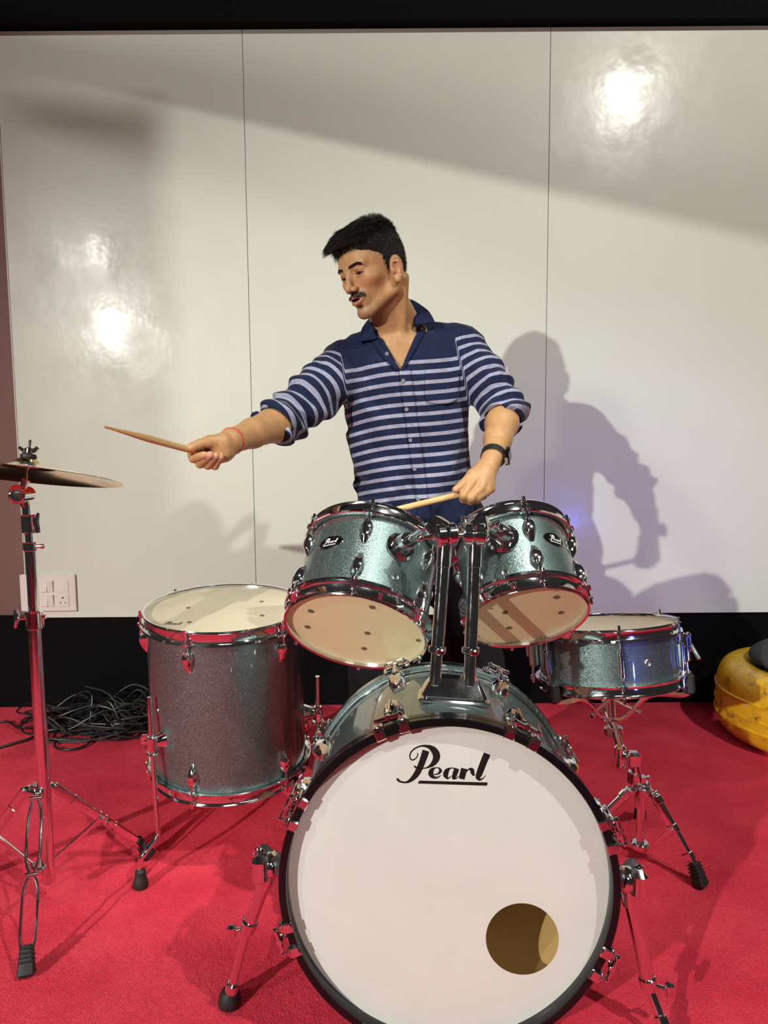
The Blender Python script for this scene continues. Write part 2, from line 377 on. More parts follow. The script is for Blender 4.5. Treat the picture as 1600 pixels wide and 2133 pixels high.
def badge(root, R, phi, z, w, h, tilt=0):
    # oval badge wrapped on the shell
    M = WM[root.name]
    def wrap(u, v, o):   # u along circumference (metres), v along axis
        a = rad(phi)+u/R; return ((R+o)*math.cos(a), (R+o)*math.sin(a), z+v)
    def oval(kw, kh, o, n=40): return [wrap(kw*math.cos(t), kh*math.sin(t), o) for t in np.linspace(0, 2*np.pi, n, endpoint=False)]
    def cap(kw, kh, o, mb):
        n = 40; v = []
        for s in (1, .75, .5, .25): v += oval(kw*s, kh*s, o)
        v.append(wrap(0, 0, o)); f = [(k*n+i, k*n+(i+1) % n, (k+1)*n+(i+1) % n, (k+1)*n+i) for k in range(3) for i in range(n)]+[(3*n+i, 3*n+(i+1) % n, 4*n) for i in range(n)]
        mb.add(v, f)
    mb = MB(); cap(w/2, h/2, .0014, mb)
    v = oval(w/2, h/2, .0014)+oval(w/2+.0012, h/2+.0012, .0004); n = 40
    mb.add(v, [(i, (i+1) % n, n+(i+1) % n, n+i) for i in range(n)])
    b = put('badge', mb.mesh('badge', CHROME), M, root)
    mb = MB(); cap(w/2*.93, h/2*.9, .0017, mb); put('badge_face', mb.mesh('badge_face', BLACKGLOSS), M, b)
    k = w*.62/1200
    mb = MB(); pearl(lambda x, y: wrap((x-750)*k, -(y-470)*k+.0015, .0021), mb, under=False)
    for i in range(11): 
        u0 = -w*.26+i*w*.048; mb.add([wrap(u0, -h*.30, .0021), wrap(u0+w*.032, -h*.30, .0021), wrap(u0+w*.032, -h*.22, .0021), wrap(u0, -h*.22, .0021)], [(0, 1, 2, 3)])
    put('badge_lettering', mb.mesh('badge_lettering', WHITEPRINT), M, b)
def dots(root, z, pts, sgn, r=.0065):  # small dark brown discs set on a drum head
    M = WM[root.name]
    for (x, y) in pts:
        put('head_dot', MB().cyl(r, 0, .0012, 20).mesh('head_dot', DOTBROWN), M@T(x, y, z), root)
def local(root, px, py, zloc=0.):
    M = WM[root.name]; c = (M@np.array([0, 0, zloc, 1]))[:3]; p = onplane(px, py, c, M[:3, 2])
    return (np.linalg.inv(M)@np.append(p, 1))[:2]

# ------------------------------------------------------------------ bass drum
BR = .278
MBD = frame((.1037, 1.1495, .3232), (.0434, .9961, -.0764))
bd = thing('bass_drum', 'large bass drum with a white front head, black script lettering and a round port', 'drum', MBD)
BL = .42
put('shell', MB().lathe([(BR-.008, .030), (BR, .030), (BR, BL-.030), (BR-.008, BL-.030)], 160, closed=True).mesh('shell', SPARK, ang=30), MBD, bd)
put('shell_lining', MB().lathe([(BR-.009, .032), (BR-.009, BL-.032)], 96).mesh('shell_lining', WOODIN), MBD, bd)
def bhoop(): 
    R = .290; p = [(R-.013, 0), (R-.002, 0), (R, .002), (R, .0155), (R-.001, .0165), (R-.001, .0195), (R, .0205), (R, .036), (R-.002, .038), (R-.013, .038), (R-.014, .036), (R-.014, .002)]
    return MB().lathe(p, 160, closed=True).mesh('hoop', BLACKGLOSS, ang=30)
def inlay(): return MB().lathe([(.2896, .0160), (.2904, .0175), (.2896, .0190)], 160).mesh('hoop_stripe', CHROME)
fh = put('front_hoop', bhoop(), MBD, bd); put('hoop_stripe', inlay(), MBD, fh)
rh = put('rear_hoop', MB().lathe([(.277, 0), (.288, 0), (.290, .002), (.290, .034), (.288, .036), (.277, .036)], 160, closed=True).mesh('rear_hoop', SPARK, ang=30), MBD@T(0, 0, BL-.036), bd)
put('hoop_stripe', MB().lathe([(.2901, .012), (.2906, .018), (.2901, .024)], 160).mesh('hoop_stripe', CHROME), MBD@T(0, 0, BL-.036), rh)
put('head_collar', MB().lathe([(.277, -.006), (.281, -.004), (.282, .004), (.279, .006)], 128).mesh('head_collar', CHROME), MBD@T(0, 0, .040), bd)
put('head_collar', MB().lathe([(.277, -.006), (.281, -.004), (.282, .004), (.279, .006)], 128).mesh('head_collar', CHROME), MBD@T(0, 0, BL-.042), bd)
# front head with port hole
HZ = .026; hx, hy = local(bd, 1088, 1956, HZ); hr = .0625
mb = MB(); NA = 120; th = np.linspace(0, 2*np.pi, NA, endpoint=False); rings = []
for s in np.linspace(0, 1, 12):
    inner = np.stack([hx+hr*np.cos(th), hy+hr*np.sin(th)], 1)
    # outer point on circle in same direction from the hole centre
    dx, dy = np.cos(th), np.sin(th); bq = hx*dx+hy*dy; tt = -bq+np.sqrt(bq*bq+.277**2-(hx*hx+hy*hy))
    outer = np.stack([hx+tt*dx, hy+tt*dy], 1); p = inner+(outer-inner)*s
    rings.append(np.column_stack([p, np.full(NA, HZ)]))
mb.add(np.concatenate(rings), [(k*NA+i, k*NA+(i+1) % NA, (k+1)*NA+(i+1) % NA, (k+1)*NA+i) for k in range(11) for i in range(NA)])
put('front_head', mb.mesh('front_head', HEADWHITE), MBD, bd)
put('batter_head', disk_mb(.277).mesh('batter_head', HEADCREAM), MBD@T(0, 0, BL-.026), bd)
cpl = (MBD@np.array([0, 0, HZ-.0006, 1]))[:3]
mb = MB(); pearl(lambda x, y: onplane(800+x/6.154, 1520+y/6.154, cpl, MBD[:3, 2]), mb)
part('lettering', mb, PRINT, bd)
# claws, rods, lugs
claw = MB()
for s in (-1, 1):
    Q = RZ(rad(s*4.3))
    claw.box((.284, 0, -.0025), (.018, .019, .005), Q, b=.0024).box((.2945, 0, .012), (.007, .019, .030), Q, b=.003).ball((.297, 0, .004), (.004, .006, .006), 10, Q)
claw.tube([( .297*math.cos(a), .297*math.sin(a), .026) for a in np.linspace(rad(-4.3), rad(4.3), 7)], .0045, 8)
claw.box((.303, 0, .026), (.014, .014, .012), b=.003)
claw = claw.mesh('claw', CHROME)
trod = MB().cyl(.0032, -.010, .085, 10, T(.306, 0, .02)).cyl(.0055, -.020, -.008, 12, T(.306, 0, .02), .001).rod((.306, -.020, .004), (.306, .020, .004), .004, 10, b=.001).ball((.306, -.021, .004), .0055, 10).ball((.306, .021, .004), .0055, 10).mesh('tension_rod', CHROME)
blug = MB()
for (z, w, h) in ((.072, .0, .0),): pass
prf = [(.100, .010, .010), (.104, .014, .022), (.118, .015, .027), (.135, .0135, .026), (.150, .010, .018), (.160, .006, .006)]
V = []
for (z, w, h) in prf:
    for (cy, cx) in ((-1, 0), (-1, .5), (-.65, .9), (0, 1), (.65, .9), (1, .5), (1, 0)): V.append((BR-.001+h*cx, w*cy*1.25, z-.015))
blug.add(V, [(i*7+a, i*7+a+1, (i+1)*7+a+1, (i+1)*7+a) for i in range(5) for a in range(6)]+[tuple(range(7)), tuple(35+a for a in range(7))[::-1]])
blug.cyl(.007, .078, .092, 12, T(.300, 0, 0), .001).rod((.292, 0, .086), (.302, 0, .086), .006)
blug = blug.mesh('lug', CHROME)
for k in range(8):
    a = -(19+45*k)
    A = MBD@RZ(rad(a)); put('claw', claw, A, bd); put('tension_rod', trod, A, bd); put('lug', blug, A, bd)
    B = MBD@T(0, 0, BL)@RX(math.pi)@RZ(rad(-a)); put('claw', claw, B, bd); put('tension_rod', trod, B, bd); put('lug', blug, B, bd)
# tom bracket on top
tb = at(948, 1447, 1.335)
Mb = MBD@RZ(rad(-86))@T(BR, 0, .172)@RY(math.pi/2)     # z outward, x = -axis
mb = MB().box((0, 0, .019), (.076, .128, .042), Mb, b=.012, top=(.66, .84)).box((0, 0, .001), (.084, .137, .007), Mb, b=.003)
part('tom_bracket', mb, CHROME, bd)
# spurs
def spur(sgn, P, wing, wing2):
    # P: bracket point, tube end, thin end(foot)
    a, b, c = [np.array(p) for p in P]
    root = part('spur', MB().rod(a, b, .0125, b=.002).rod(b, c, .0082), CHROME, bd)
    d = nrm(b-a)
    mb = MB().ball(a, (.022, .026, .024), 18).rod(a+d*.006, a+d*.05, .0165, b=.003); mb.box(a-np.array([sgn*-.018, 0, 0]), (.03, .06, .055), b=.01)
    part('spur_bracket', mb, CHROME, root)
    w = np.array(wing)
    mb = MB().rod(a, w, .0045).tube(catmull([w+(0, -.004, .022), w+(-.008*1, 0, .012), w+(-.006, 0, -.018), w+(.010, 0, -.018), w+(.012, 0, .012)], 5, True), .0035, 8, True).ball(w, .007)
    part('wing_bolt', mb, CHROME, root)
    w = np.array(wing2); q = b-d*.006
    mb = MB().rod(q-d*.014, q+d*.010, .0158, b=.002).rod(q, w, .004).box(w, (.016, .014, .030), zframe((0, 0, 0), (0, 0, 1)), b=.005)
    part('memory_clamp', mb, CHROME, root)
    e = nrm(c-b)
    mb = MB().rod(c-e*.035, c-e*.012, .012, 18, .013, b=.002); part('spur_tip', mb, CHROME, root)
    cf = np.array([c[0], c[1], .0]); mb = MB().lathe([(.0001, 0), (.020, 0), (.022, .006), (.019, .022), (.014, .030), (.0001, .031)], 24, T(*cf)@RX(0)); part('rubber_foot', mb, RUBBER, root)
gl = ground(478, 2078, .014)
spur(-1, (at(566, 1800, 1.262), at(515, 1935, 1.272), gl), at(540, 1790, 1.255), at(483, 1942, 1.262))
gr = ground(1392, 2160, .014)
spur(1, (at(1304, 1830, 1.235), at(1352, 2055, 1.225), gr), at(1328, 1826, 1.23), at(1395, 2062, 1.22))

# ------------------------------------------------------------------ rack toms
def tomM(c, n): return frame(c, n)
MT1 = tomM((-.0649, 1.5265, .6626), (.1799, .6859, .7051)); L1 = .243
MT2 = tomM((.3033, 1.5025, .6977), (-.0761, .6704, .738)); L2 = .219
t1 = thing('rack_tom', 'teal sparkle rack tom on the left, wider of the two above the bass drum', 'drum', MT1, 'rack toms')
t2 = thing('rack_tom', 'teal sparkle rack tom on the right, smaller of the two above the bass drum', 'drum', MT2, 'rack toms')
R1, R2 = .1505, .1255
drum(t1, R1, L1, [-91+60*i for i in range(6)], HEADCOAT, HEADTAN)
drum(t2, R2, L2, [-84+60*i for i in range(6)], HEADCOAT, HEADTAN, lug_len=.046)
grommet(t1, R1, -60, .074); grommet(t2, R2, -115, .050)
badge(t1, R1, -121, .140, .062, .033); badge(t2, R2, -57, .128, .058, .031)
dots(t1, .0075, [local(t1, *p, .008) for p in ((647, 1273), (640, 1306), (775, 1265), (765, 1319), (758, 1351))], -1, .0062)
dots(t2, .0075, [local(t2, *p, .008) for p in ((1052, 1276), (1060, 1308), (1159, 1244), (1168, 1276))], -1, .006)
dots(t1, .0075, [local(t1, 871, 1334, .008)], -1, .005)

# ------------------------------------------------------------------ tom holders
def holder(name, label, pb, pt, root_t, R, phi, z, hinge_dir, elbow, knob):
    pb, pt = np.array(pb), np.array(pt); h = thing(name, label, 'tom holder', T(*pb), 'tom holders'); d = nrm(pt-pb)
    Ln = np.linalg.norm(pt-pb)
    part('lower_tube', MB().rod(pb-d*.012, pb+d*Ln*.26, .0112, 24), CHROME, h)
    part('memory_lock', MB().rod(pb+d*Ln*.185, pb+d*Ln*.235, .0172, 24, b=.002).box(pb+d*Ln*.21+np.array([.004, -.018, 0]), (.016, .010, .012), b=.003), CHROME, h)
    part('upper_tube', MB().rod(pb+d*Ln*.22, pb+d*Ln*.84, .0125, 24, b=.001).rod(pb+d*Ln*.82, pt, .0140, 24, b=.001), CHROME, h)
    # hinge drum on top of the tube
    hd = nrm(hinge_dir); c = pt+d*.016
    mb = MB().rod(c-hd*.020, c-hd*.001, .024, 24, b=.003).rod(c+hd*.001, c+hd*.020, .024, 24, b=.003).rod(c-hd*.023, c+hd*.023, .013, 18, b=.002)
    part('hinge', mb, CHROME, h)
    # elbow housing: rounded link from hinge up to elbow
    e = np.array(elbow); u = nrm(e-c)
    mb = MB(); pts = np.linspace(c, e, 5); mb.tube([c-u*.004, *pts, e+u*.006], [.012, .023, .0245, .024, .023, .021, .008], 20); part('elbow', mb, CHROME, h)
    # mount cup on tom shell
    Mq = WM[root_t.name]@RZ(rad(phi))@T(R, 0, z)@RY(math.pi/2)
    cup = Mq[:3, 3]; out = Mq[:3, 2]
    mb = MB().lathe([(.0001, .0), (.033, 0), (.0335, .004), (.028, .009), (.0001, .010)], 30, Mq); part('mount_plate', mb, CHROME, root_t)
    a = cup+out*.022; g = nrm(a-e)
    part('arm', MB().tube([e, e*.5+a*.5, a], .0095, 16), CHROME, h)
    ce = a+g*.028
    part('receiver', MB().rod(a-g*.024, a+g*.010, .0185, 24, .0215, b=.002).rod(a+g*.010, ce, .0215, 24, .018, b=.002).rod(cup, a, .014), CHROME, h)
    k = np.array(knob); kn = nrm(k-a)
    mb = MB().rod(a, k, .004).tube([k-np.cross(kn, (0, 1, 0))*.020, k+kn*.004, k+np.cross(kn, (0, 1, 0))*.020], [.0045, .0065, .0045], 10).ball(k, .008); part('wing_nut', mb, CHROME, h)
    w = c+hd*.0; mb = MB().rod(c, c-hd*.05*np.sign(hd[0]+1e-6)+np.array([0, -.01, 0]), .004).ball(c-hd*.052*np.sign(hd[0]+1e-6)+np.array([0, -.01, 0]), .0075); part('hinge_bolt', mb, CHROME, h)
    return h
holder('tom_holder', 'chrome tom holder post on the left, arm reaching to the wider rack tom', at(907, 1412, 1.330), at(927, 1132, 1.375), t1, R1, -61, .150, (1, .25, .05), at(902, 1092, 1.40), at(880, 1100, 1.40))
holder('tom_holder', 'chrome tom holder post on the right, arm reaching to the smaller rack tom', at(978, 1414, 1.330), at(989, 1132, 1.375), t2, R2, -110, .130, (1, -.15, .0), at(1000, 1086, 1.41), at(1032, 1092, 1.405))

# ------------------------------------------------------------------ floor tom
nF = nrm((.0141, -.0792, .9968)); LF = .45; RF = .203
MF = frame(np.array((-.4195, 1.8673, .6482))-nF*LF, nF)
ft = thing('floor_tom', 'deep floor tom with dark sparkle shell on three bent legs, left of the bass drum', 'drum', MF)
drum(ft, RF, LF, [-104, -38, 22, 82, 142, -163], HEADCREAM, HEADTAN, hoop_h=.034)
grommet(ft, RF, -137, LF-.231, .008)
dots(ft, LF-.0092, [local(ft, *p, LF-.01) for p in ((392, 1267), (394, 1297), (545, 1254), (546, 1283))], 1, .0055)
k = .07/1200
mb = MB(); q0 = local(ft, 358, 1299, LF-.01); pearl(lambda x, y: (q0[0]+(x-750)*k*.9*.8, q0[1]-(y-470)*k*.8, LF-.0085), mb)
put('head_lettering', mb.mesh('head_lettering', PRINT), MF, ft)
def leg(path, foot, br, phi):
    P = catmull(path, 6); lg = part('leg', MB().tube(P, .0062, 12), CHROME, ft)
    b = np.array(br); Mq = MF@RZ(rad(phi))@T(RF, 0, 0)
    out = MF[:3, :3]@np.array([math.cos(rad(phi)), math.sin(rad(phi)), 0])
    mb = MB().rod(b-out*.040, b-out*.006, .024, 20, .014, b=.004).rod(b-nF*.020, b+nF*.018, .0125, 18, b=.002).rod(b-nF*.030, b-nF*.024, .016, 18, b=.002)
    side = np.cross(out, nF); mb.rod(b, b+side*.024+out*.006, .004).box(b+side*.028+out*.006, (.020, .010, .028), b=.004)
    part('leg_bracket', mb, CHROME, lg)
    c = np.array(foot); part('rubber_foot', MB().lathe([(.0001, 0), (.017, 0), (.0185, .006), (.015, .022), (.013, .026), (.0125, .040), (.0085, .044), (.0001, .044)], 22, T(c[0], c[1], 0)), RUBBER, lg)
fo = ground(293, 1832, .018)
leg([at(312, 1452, 1.733), at(316, 1545, 1.722), at(328, 1715, 1.70), at(327, 1742, 1.695), at(300, 1780, 1.665), at(291, 1800, fo[1]+.004), fo], fo, at(317, 1548, 1.722), -136)
outr = MF[:3, :3]@np.array([math.cos(rad(2)), math.sin(rad(2)), 0]); bq = (MF@np.array([RF*math.cos(rad(2)), RF*math.sin(rad(2)), 0, 1]))[:3]+outr*.036
pr_ = [bq+nF*.25, bq+nF*.14, bq-nF*.08, bq-nF*.10, bq-nF*.135+outr*.04, np.array([bq[0]+.055, bq[1], .06]), np.array([bq[0]+.057, bq[1], .018])]
leg(pr_, pr_[-1], bq+nF*.145, 2)
o3 = MF[:3, :3]@np.array([math.cos(rad(112)), math.sin(rad(112)), 0]); b3 = (MF@np.array([RF*math.cos(rad(112)), RF*math.sin(rad(112)), 0, 1]))[:3]+o3*.036
p3 = [b3+nF*.25, b3+nF*.14, b3-nF*.08, b3-nF*.10, b3-nF*.135+o3*.04, np.array([*(b3+o3*.055)[:2], .06]), np.array([*(b3+o3*.057)[:2], .018])]
leg(p3, p3[-1], b3+nF*.145, 112)

# ------------------------------------------------------------------ snare drum and stand
nS = nrm((-.0608, .137, .9887)); LS = .165; RS = .178
MS = frame(np.array((.5898, 1.8924, .5918))-nS*LS, nS)
sn = thing('snare_drum', 'shallow snare drum with white head and chrome hoops on a low tripod stand', 'drum', MS)
drum(sn, RS, LS, [-97+60*i for i in range(6)], HEADCOAT, HEADCOAT, double=True, hoop_h=.030)
grommet(sn, RS, -75, LS-.085, .009)
def srn(phi, name, big):
    A = MS@RZ(rad(phi))@T(RS, 0, LS/2)
    mb = MB().box((.016, 0, .005), (.028, .034, .075), A, b=.008).box((.030, 0, .020), (.012, .024, .050), A, b=.005)
    mb.rod((A@np.array([.02, 0, -.03, 1]))[:3], (A@np.array([.022, 0, -.075, 1]))[:3], .004).ball((A@np.array([.022, 0, -.062, 1]))[:3], .008)
    if big: mb.rod((A@np.array([.03, .0, .02, 1]))[:3], (A@np.array([.045, -.03, -.02, 1]))[:3], .005)
    part(name, mb, CHROME, sn)
srn(-12, 'strainer', True); srn(168, 'butt_plate', False)
part('snare_wires', MB().box((0, 0, -.001), (.30, .042, .002), MS, b=.0), STEEL, sn)
cb = (MS@np.array([0, 0, 0, 1]))[:3]
ss = thing('snare_stand', 'low chrome tripod stand with a basket of three arms carrying the snare drum', 'stand', T(.655, 1.765, 0))
hc = np.array([.655, 1.765, 0.]); pt_ = at(1322, 1595, 1.775); pb_ = hc+(0, 0, .03)
part('tube', MB().rod(pb_, hc+(0, 0, .22), .0105, 20).rod(hc+(0, 0, .17), pt_, .0125, 20, b=.001), CHROME, ss)
part('height_clamp', MB().rod(pt_-(0, 0, .045), pt_-(0, 0, .015), .017, 20, b=.002).rod(pt_-(0, 0, .03), pt_+(.030, -.01, -.03), .004).box(pt_+(.034, -.01, -.035), (.008, .012, .026), b=.003), CHROME, ss)
jl = at(1292, 1575, 1.80)
part('tilter', MB().box(pt_+(-.004, 0, .018), (.034, .030, .040), b=.007).rod(pt_+(-.012, 0, .020), jl+(.004, 0, .0), .013, 18, b=.002).rod(jl-(0, 0, .032), jl+(0, 0, .030), .0155, 20, b=.006), CHROME, ss)
bc = cb-nS*.125; bk = cb-nS*.030
part('basket_column', MB().rod(jl+(0, 0, .02), bc+nS*.02, .010).rod(bc, bk+nS*.0, .0095), CHROME, ss)
part('adjusting_knob', MB().rod(bc-nS*.012, bc+nS*.010, .025, 28, b=.003), STEEL, ss)
for a in (-150, -30, 90):
    r_o = MS[:3, :3]@np.array([math.cos(rad(a)), math.sin(rad(a)), 0]); e = cb+r_o*(RS+.020)
    arm = part('basket_arm', MB().tube(catmull([bc+nS*.032, bc+nS*.032+r_o*.03, cb-nS*.028+r_o*.10, cb-nS*.022+r_o*(RS+.008), e+nS*.004, e+nS*.022], 5), .0085, 10, flat=.8), CHROME, ss)
    part('rubber_grip', MB().box((0, 0, 0), (.024, .026, .052), zframe(e+nS*.006, nS, r_o), b=.006), RUBBER, arm)
    part('arm_strut', MB().rod(bk-nS*.01, bc+nS*.05+r_o*.075, .0055), CHROME, arm)
def tripod(root, hub, low, feet, w=.016, double=False, up=.62):
    part('hub', MB().rod(hub-(0, 0, .012), hub+(0, 0, .010), .024, 24, b=.003).rod(hub-(0, 0, .05), hub+(0, 0, .018), .0165, 20, b=.002), CHROME, root)
    part('lower_hub', MB().rod(low-(0, 0, .010), low+(0, 0, .008), .022, 24, b=.003), CHROME, root)
    for ft_ in feet:
        ft_ = np.array(ft_, float); u = nrm((ft_-hub)*(1, 1, 0)); a = hub+u*.034; b = ft_+(0, 0, .030)-u*.012; mid = a+(b-a)*up
        side = np.cross(u, (0, 0, 1)); dn = nrm(b-a)
        mb = MB()
        for s in (-1, 1):
            if double == 'open':
                mb.tube(catmull([a+side*s*.004, a+(b-a)*.12+side*s*.013, a+(b-a)*.40+side*s*.013, mid+side*s*.004, mid+(b-mid)*.2+side*s*.014, mid+(b-mid)*.8+side*s*.014, b+side*s*.003], 3), .0032, 8)
        if double != 'open':
            Q = zframe((a+b)/2, b-a, side); mb.box((0, 0, 0), (.021, .013, np.linalg.norm(b-a)), Q, b=.003)
            for t_ in (.08, up, .8): Q2 = zframe(a+(b-a)*t_, b-a, side); mb.box((0, 0, 0), (.025, .017, .022), Q2, b=.003)
        lgp = part('leg', mb, CHROME, root)
        mb = MB().rod(hub, a, .009).rod(a-side*.014, a+side*.014, .006, 12, b=.001); part('leg_joint', mb, CHROME, lgp); part('leg_rivet', MB().rod(mid-side*.013, mid+side*.013, .0055, 12, b=.001), CHROME, lgp)
        lo = low+u*.026
        if double == 'open': part('brace', MB().tube([lo, mid], .0045, 8).rod(low, lo, .006), CHROME, lgp)
        else:
            Q = zframe((lo+mid)/2, mid-lo, side); part('brace', MB().box((0, 0, 0), (.013, .0045, np.linalg.norm(mid-lo)), Q, b=.001).rod(low, lo, .006), CHROME, lgp)
        Q = zframe(ft_-u*.0+(0, 0, .0), nrm(np.array([-u[0]*.45, -u[1]*.45, 1])), side)
        mb = MB().box((0, 0, .030), (.030, .034, .058), Q, b=.006, top=(.62, .68))
        for z_ in (.030, .038, .046, .054): mb.box((0, 0, z_), (.0285-.16*(z_-.03), .0315-.16*(z_-.03), .004), Q, b=.0015)
        part('rubber_foot', mb, RUBBER, lgp)
f0 = ground(1463, 1848, .0); u0 = (f0-hc)*(1, 1, 0); rr = .215; a0 = math.atan2(u0[1], u0[0])
tripod(ss, hc+(0, 0, .185), hc+(0, 0, .035), [f0]+[hc+(rr*math.cos(a0+s*2.094), rr*math.sin(a0+s*2.094), 0) for s in (1, -1)], up=.45)

# ------------------------------------------------------------------ cymbal stand and cymbal
cx, cy = -.794, 1.60; base = np.array([cx, cy, 0.])
cs = thing('cymbal_stand', 'tall chrome tripod cymbal stand at the left edge, in front of the panel', 'stand', T(*base))
zt_ = lambda py: at(60, py, cy)[2]
part('base_tube', MB().rod(base+(0, 0, .05), base+(0, 0, zt_(1275)), .0145, 24, b=.001), CHROME, cs)
part('middle_tube', MB().rod(base+(0, 0, zt_(1290)), base+(0, 0, zt_(1135)), .0115, 24, b=.001), CHROME, cs)
part('upper_tube', MB().rod(base+(0, 0, zt_(1145)), base+(-.004, 0, zt_(1050)), .0088, 20, b=.001), CHROME, cs)
z1 = zt_(1285)
part('height_clamp', MB().rod(base+(0, 0, z1-.028), base+(0, 0, z1+.014), .0195, 22, b=.003).rod(base+(-.03, -.01, z1), base+(.026, 0, z1), .005).tube([base+(-.036, -.012, z1+.020), base+(-.032, -.012, z1), base+(-.038, -.012, z1-.022)], [.004, .007, .004], 8), CHROME, cs)
z2 = zt_(1138)
part('memory_lock', MB().rod(base+(0, 0, z2-.010), base+(0, 0, z2+.010), .015, 20, b=.002).rod(base+(0, 0, z2), base+(.026, 0, z2), .0045).ball(base+(.027, 0, z2), .006), CHROME, cs)
z3 = zt_(1090)
part('tilt_clamp', MB().rod(base+(0, 0, z3-.022), base+(0, 0, z3+.020), .016, 20, b=.003).rod(base+(0, 0, z3), base+(.024, -.01, z3), .0055).tube([base+(.028, -.012, z3+.024), base+(.022, -.012, z3+.004), base+(.026, -.012, z3-.020)], [.003, .007, .005], 8), CHROME, cs)
tj = at(44, 1030, cy-.005)
part('tilter', MB().rod(tj-(.020, 0, 0), tj+(.012, 0, 0), .021, 24, b=.004).rod(tj+(.006, -.030, 0), tj+(.006, .024, 0), .0165, 22, b=.003).rod(tj+(.006, -.034, 0), tj+(.006, -.028, 0), .008, 6).rod(base+(-.004, 0, zt_(1055)), tj, .010), CHROME, cs)
CN = nrm((.078, .178, .985)); cc = at(57, 972, cy)
part('cymbal_rod', MB().rod(tj, cc-CN*.030, .0085, 16).rod(cc-CN*.035, cc+CN*.060, .0034, 12), CHROME, cs)
part('felt_washer', MB().rod(cc+CN*.018, cc+CN*.028, .017, 24, b=.002), RUBBER, cs)
tw = cc+CN*.036
part('wing_nut', MB().rod(tw-CN*.008, tw+CN*.006, .009, 16, b=.002).tube([tw+(-.021, 0, .008), tw+(-.012, 0, .0), tw+(.012, 0, .0), tw+(.021, 0, .008)], [.004, .0055, .0055, .004], 8), CHROME, cs)
cym = tag(put('crash_cymbal', MB().lathe([(.004, .0215), (.012, .0205), (.022, .0155), (.030, .009), (.036, .006), (.08, .001), (.14, -.007), (.185, -.0145), (.205, -.019), (.205, -.0202), (.185, -.0158), (.14, -.0083), (.08, -.0003), (.036, .0045), (.030, .0075), (.022, .014), (.012, .019), (.004, .020)], 128, closed=True).mesh('crash_cymbal', BRONZE, ang=60), frame(cc, CN)),
    'thin bronze crash cymbal tilted on top of the tall stand at the left edge', 'cymbal')
fA = ground(55, 2036); fB = ground(311, 1782); fC = np.array([-1.044, 1.66, 0])
tripod(cs, at(80, 1648, cy), at(86, 1805, cy), [fA], double='open', up=.50)
hubz = at(80, 1648, cy)[2]
def addlegs(feet):
    for o in list(cs.children): pass
    hub = at(80, 1648, cy); low = at(86, 1805, cy)
    for ft_ in feet:
        ft_ = np.array(ft_, float); u = nrm((ft_-hub)*(1, 1, 0)); a = hub+u*.034; b = ft_+(0, 0, .030)-u*.012; mid = a+(b-a)*.5
        side = np.cross(u, (0, 0, 1)); mb = MB()
        Q = zframe((a+b)/2, b-a, side); mb.box((0, 0, 0), (.021, .011, np.linalg.norm(b-a)), Q, b=.003)
        for t_ in (.2, .47, .53, .64): mb.box((0, 0, 0), (.0235, .0135, .006), zframe(a+(b-a)*t_, b-a, side), b=.002)
        lgp = part('leg', mb, CHROME, cs)
        part('leg_joint', MB().rod(hub, a, .009).rod(a-side*.014, a+side*.014, .006, 12, b=.001), CHROME, lgp); part('leg_rivet', MB().rod(mid-side*.014, mid+side*.014, .006, 12, b=.001), CHROME, lgp)
        lo = low+u*.026; part('brace', MB().box((0, 0, 0), (.013, .005, np.linalg.norm(mid-lo)), zframe((lo+mid)/2, mid-lo, side), b=.001).rod(low, lo, .006), CHROME, lgp)
        Q = zframe(ft_, nrm(np.array([-u[0]*.5, -u[1]*.5, 1])), side)
        mb = MB().box((0, 0, .028), (.034, .036, .052), Q, b=.006, top=(.55, .6)).cyl(.011, .05, .066, 16, Q, .002)
        part('rubber_foot', mb, RUBBER, lgp)
addlegs([fB, fC])

# ------------------------------------------------------------------ switch plate
SW = mat('white_switch_plastic', (.80, .74, .70), .35)
sp0 = at(101, 1235, WY-.006); sw = thing('switch_plate', 'white electrical plate of switches and sockets low on the left of the cream panel', 'switch plate', T(*sp0))
def wbx(x, z, w, h, y0, y1, b=.002): return MB().box((sp0[0]+x, WY-(y0+y1)/2, sp0[2]+z), (w, abs(y1-y0), h), b=b)
part('plate', wbx(0, 0, .224, .152, 0, .011, .004), SW, sw)
for r_i, z_ in enumerate((.028, -.030)):
    for c_i, x_ in enumerate((-.062, 0., .060)):
        fr = part('module_frame', wbx(x_, z_, .050, .050, .011, .0125, .001), SW, sw)
        if r_i == 0 and c_i == 2 or r_i == 0 and c_i == 0: part('blank_cover', wbx(x_, z_, .046, .046, .0125, .0135, .001), SW, fr)
        elif c_i == 1:
            for s in (-1, 1):
                mb = MB().box((0, 0, 0), (.0225, .006, .046), T(sp0[0]+x_+s*.0117, WY-.0145, sp0[2]+z_)@RX(rad(5*s))@RZ(rad(4 if s > 0 else -2)), b=.001)
                part('rocker_switch', mb, SW, fr)
        else:
            sk = part('socket', wbx(x_, z_, .046, .046, .0125, .014, .001), SW, fr)
            sk.parent = fr
            for (dx, dz, rr_) in ((0, .011, .0034), (-.0095, -.009, .0025), (.0095, -.009, .0025)):
                mb = MB().cyl(rr_, 0, .0006, 14, zframe((sp0[0]+x_+dx, WY-.0143, sp0[2]+z_+dz), (0, -1, 0))); part('pin_hole', mb, PRINT, fr)
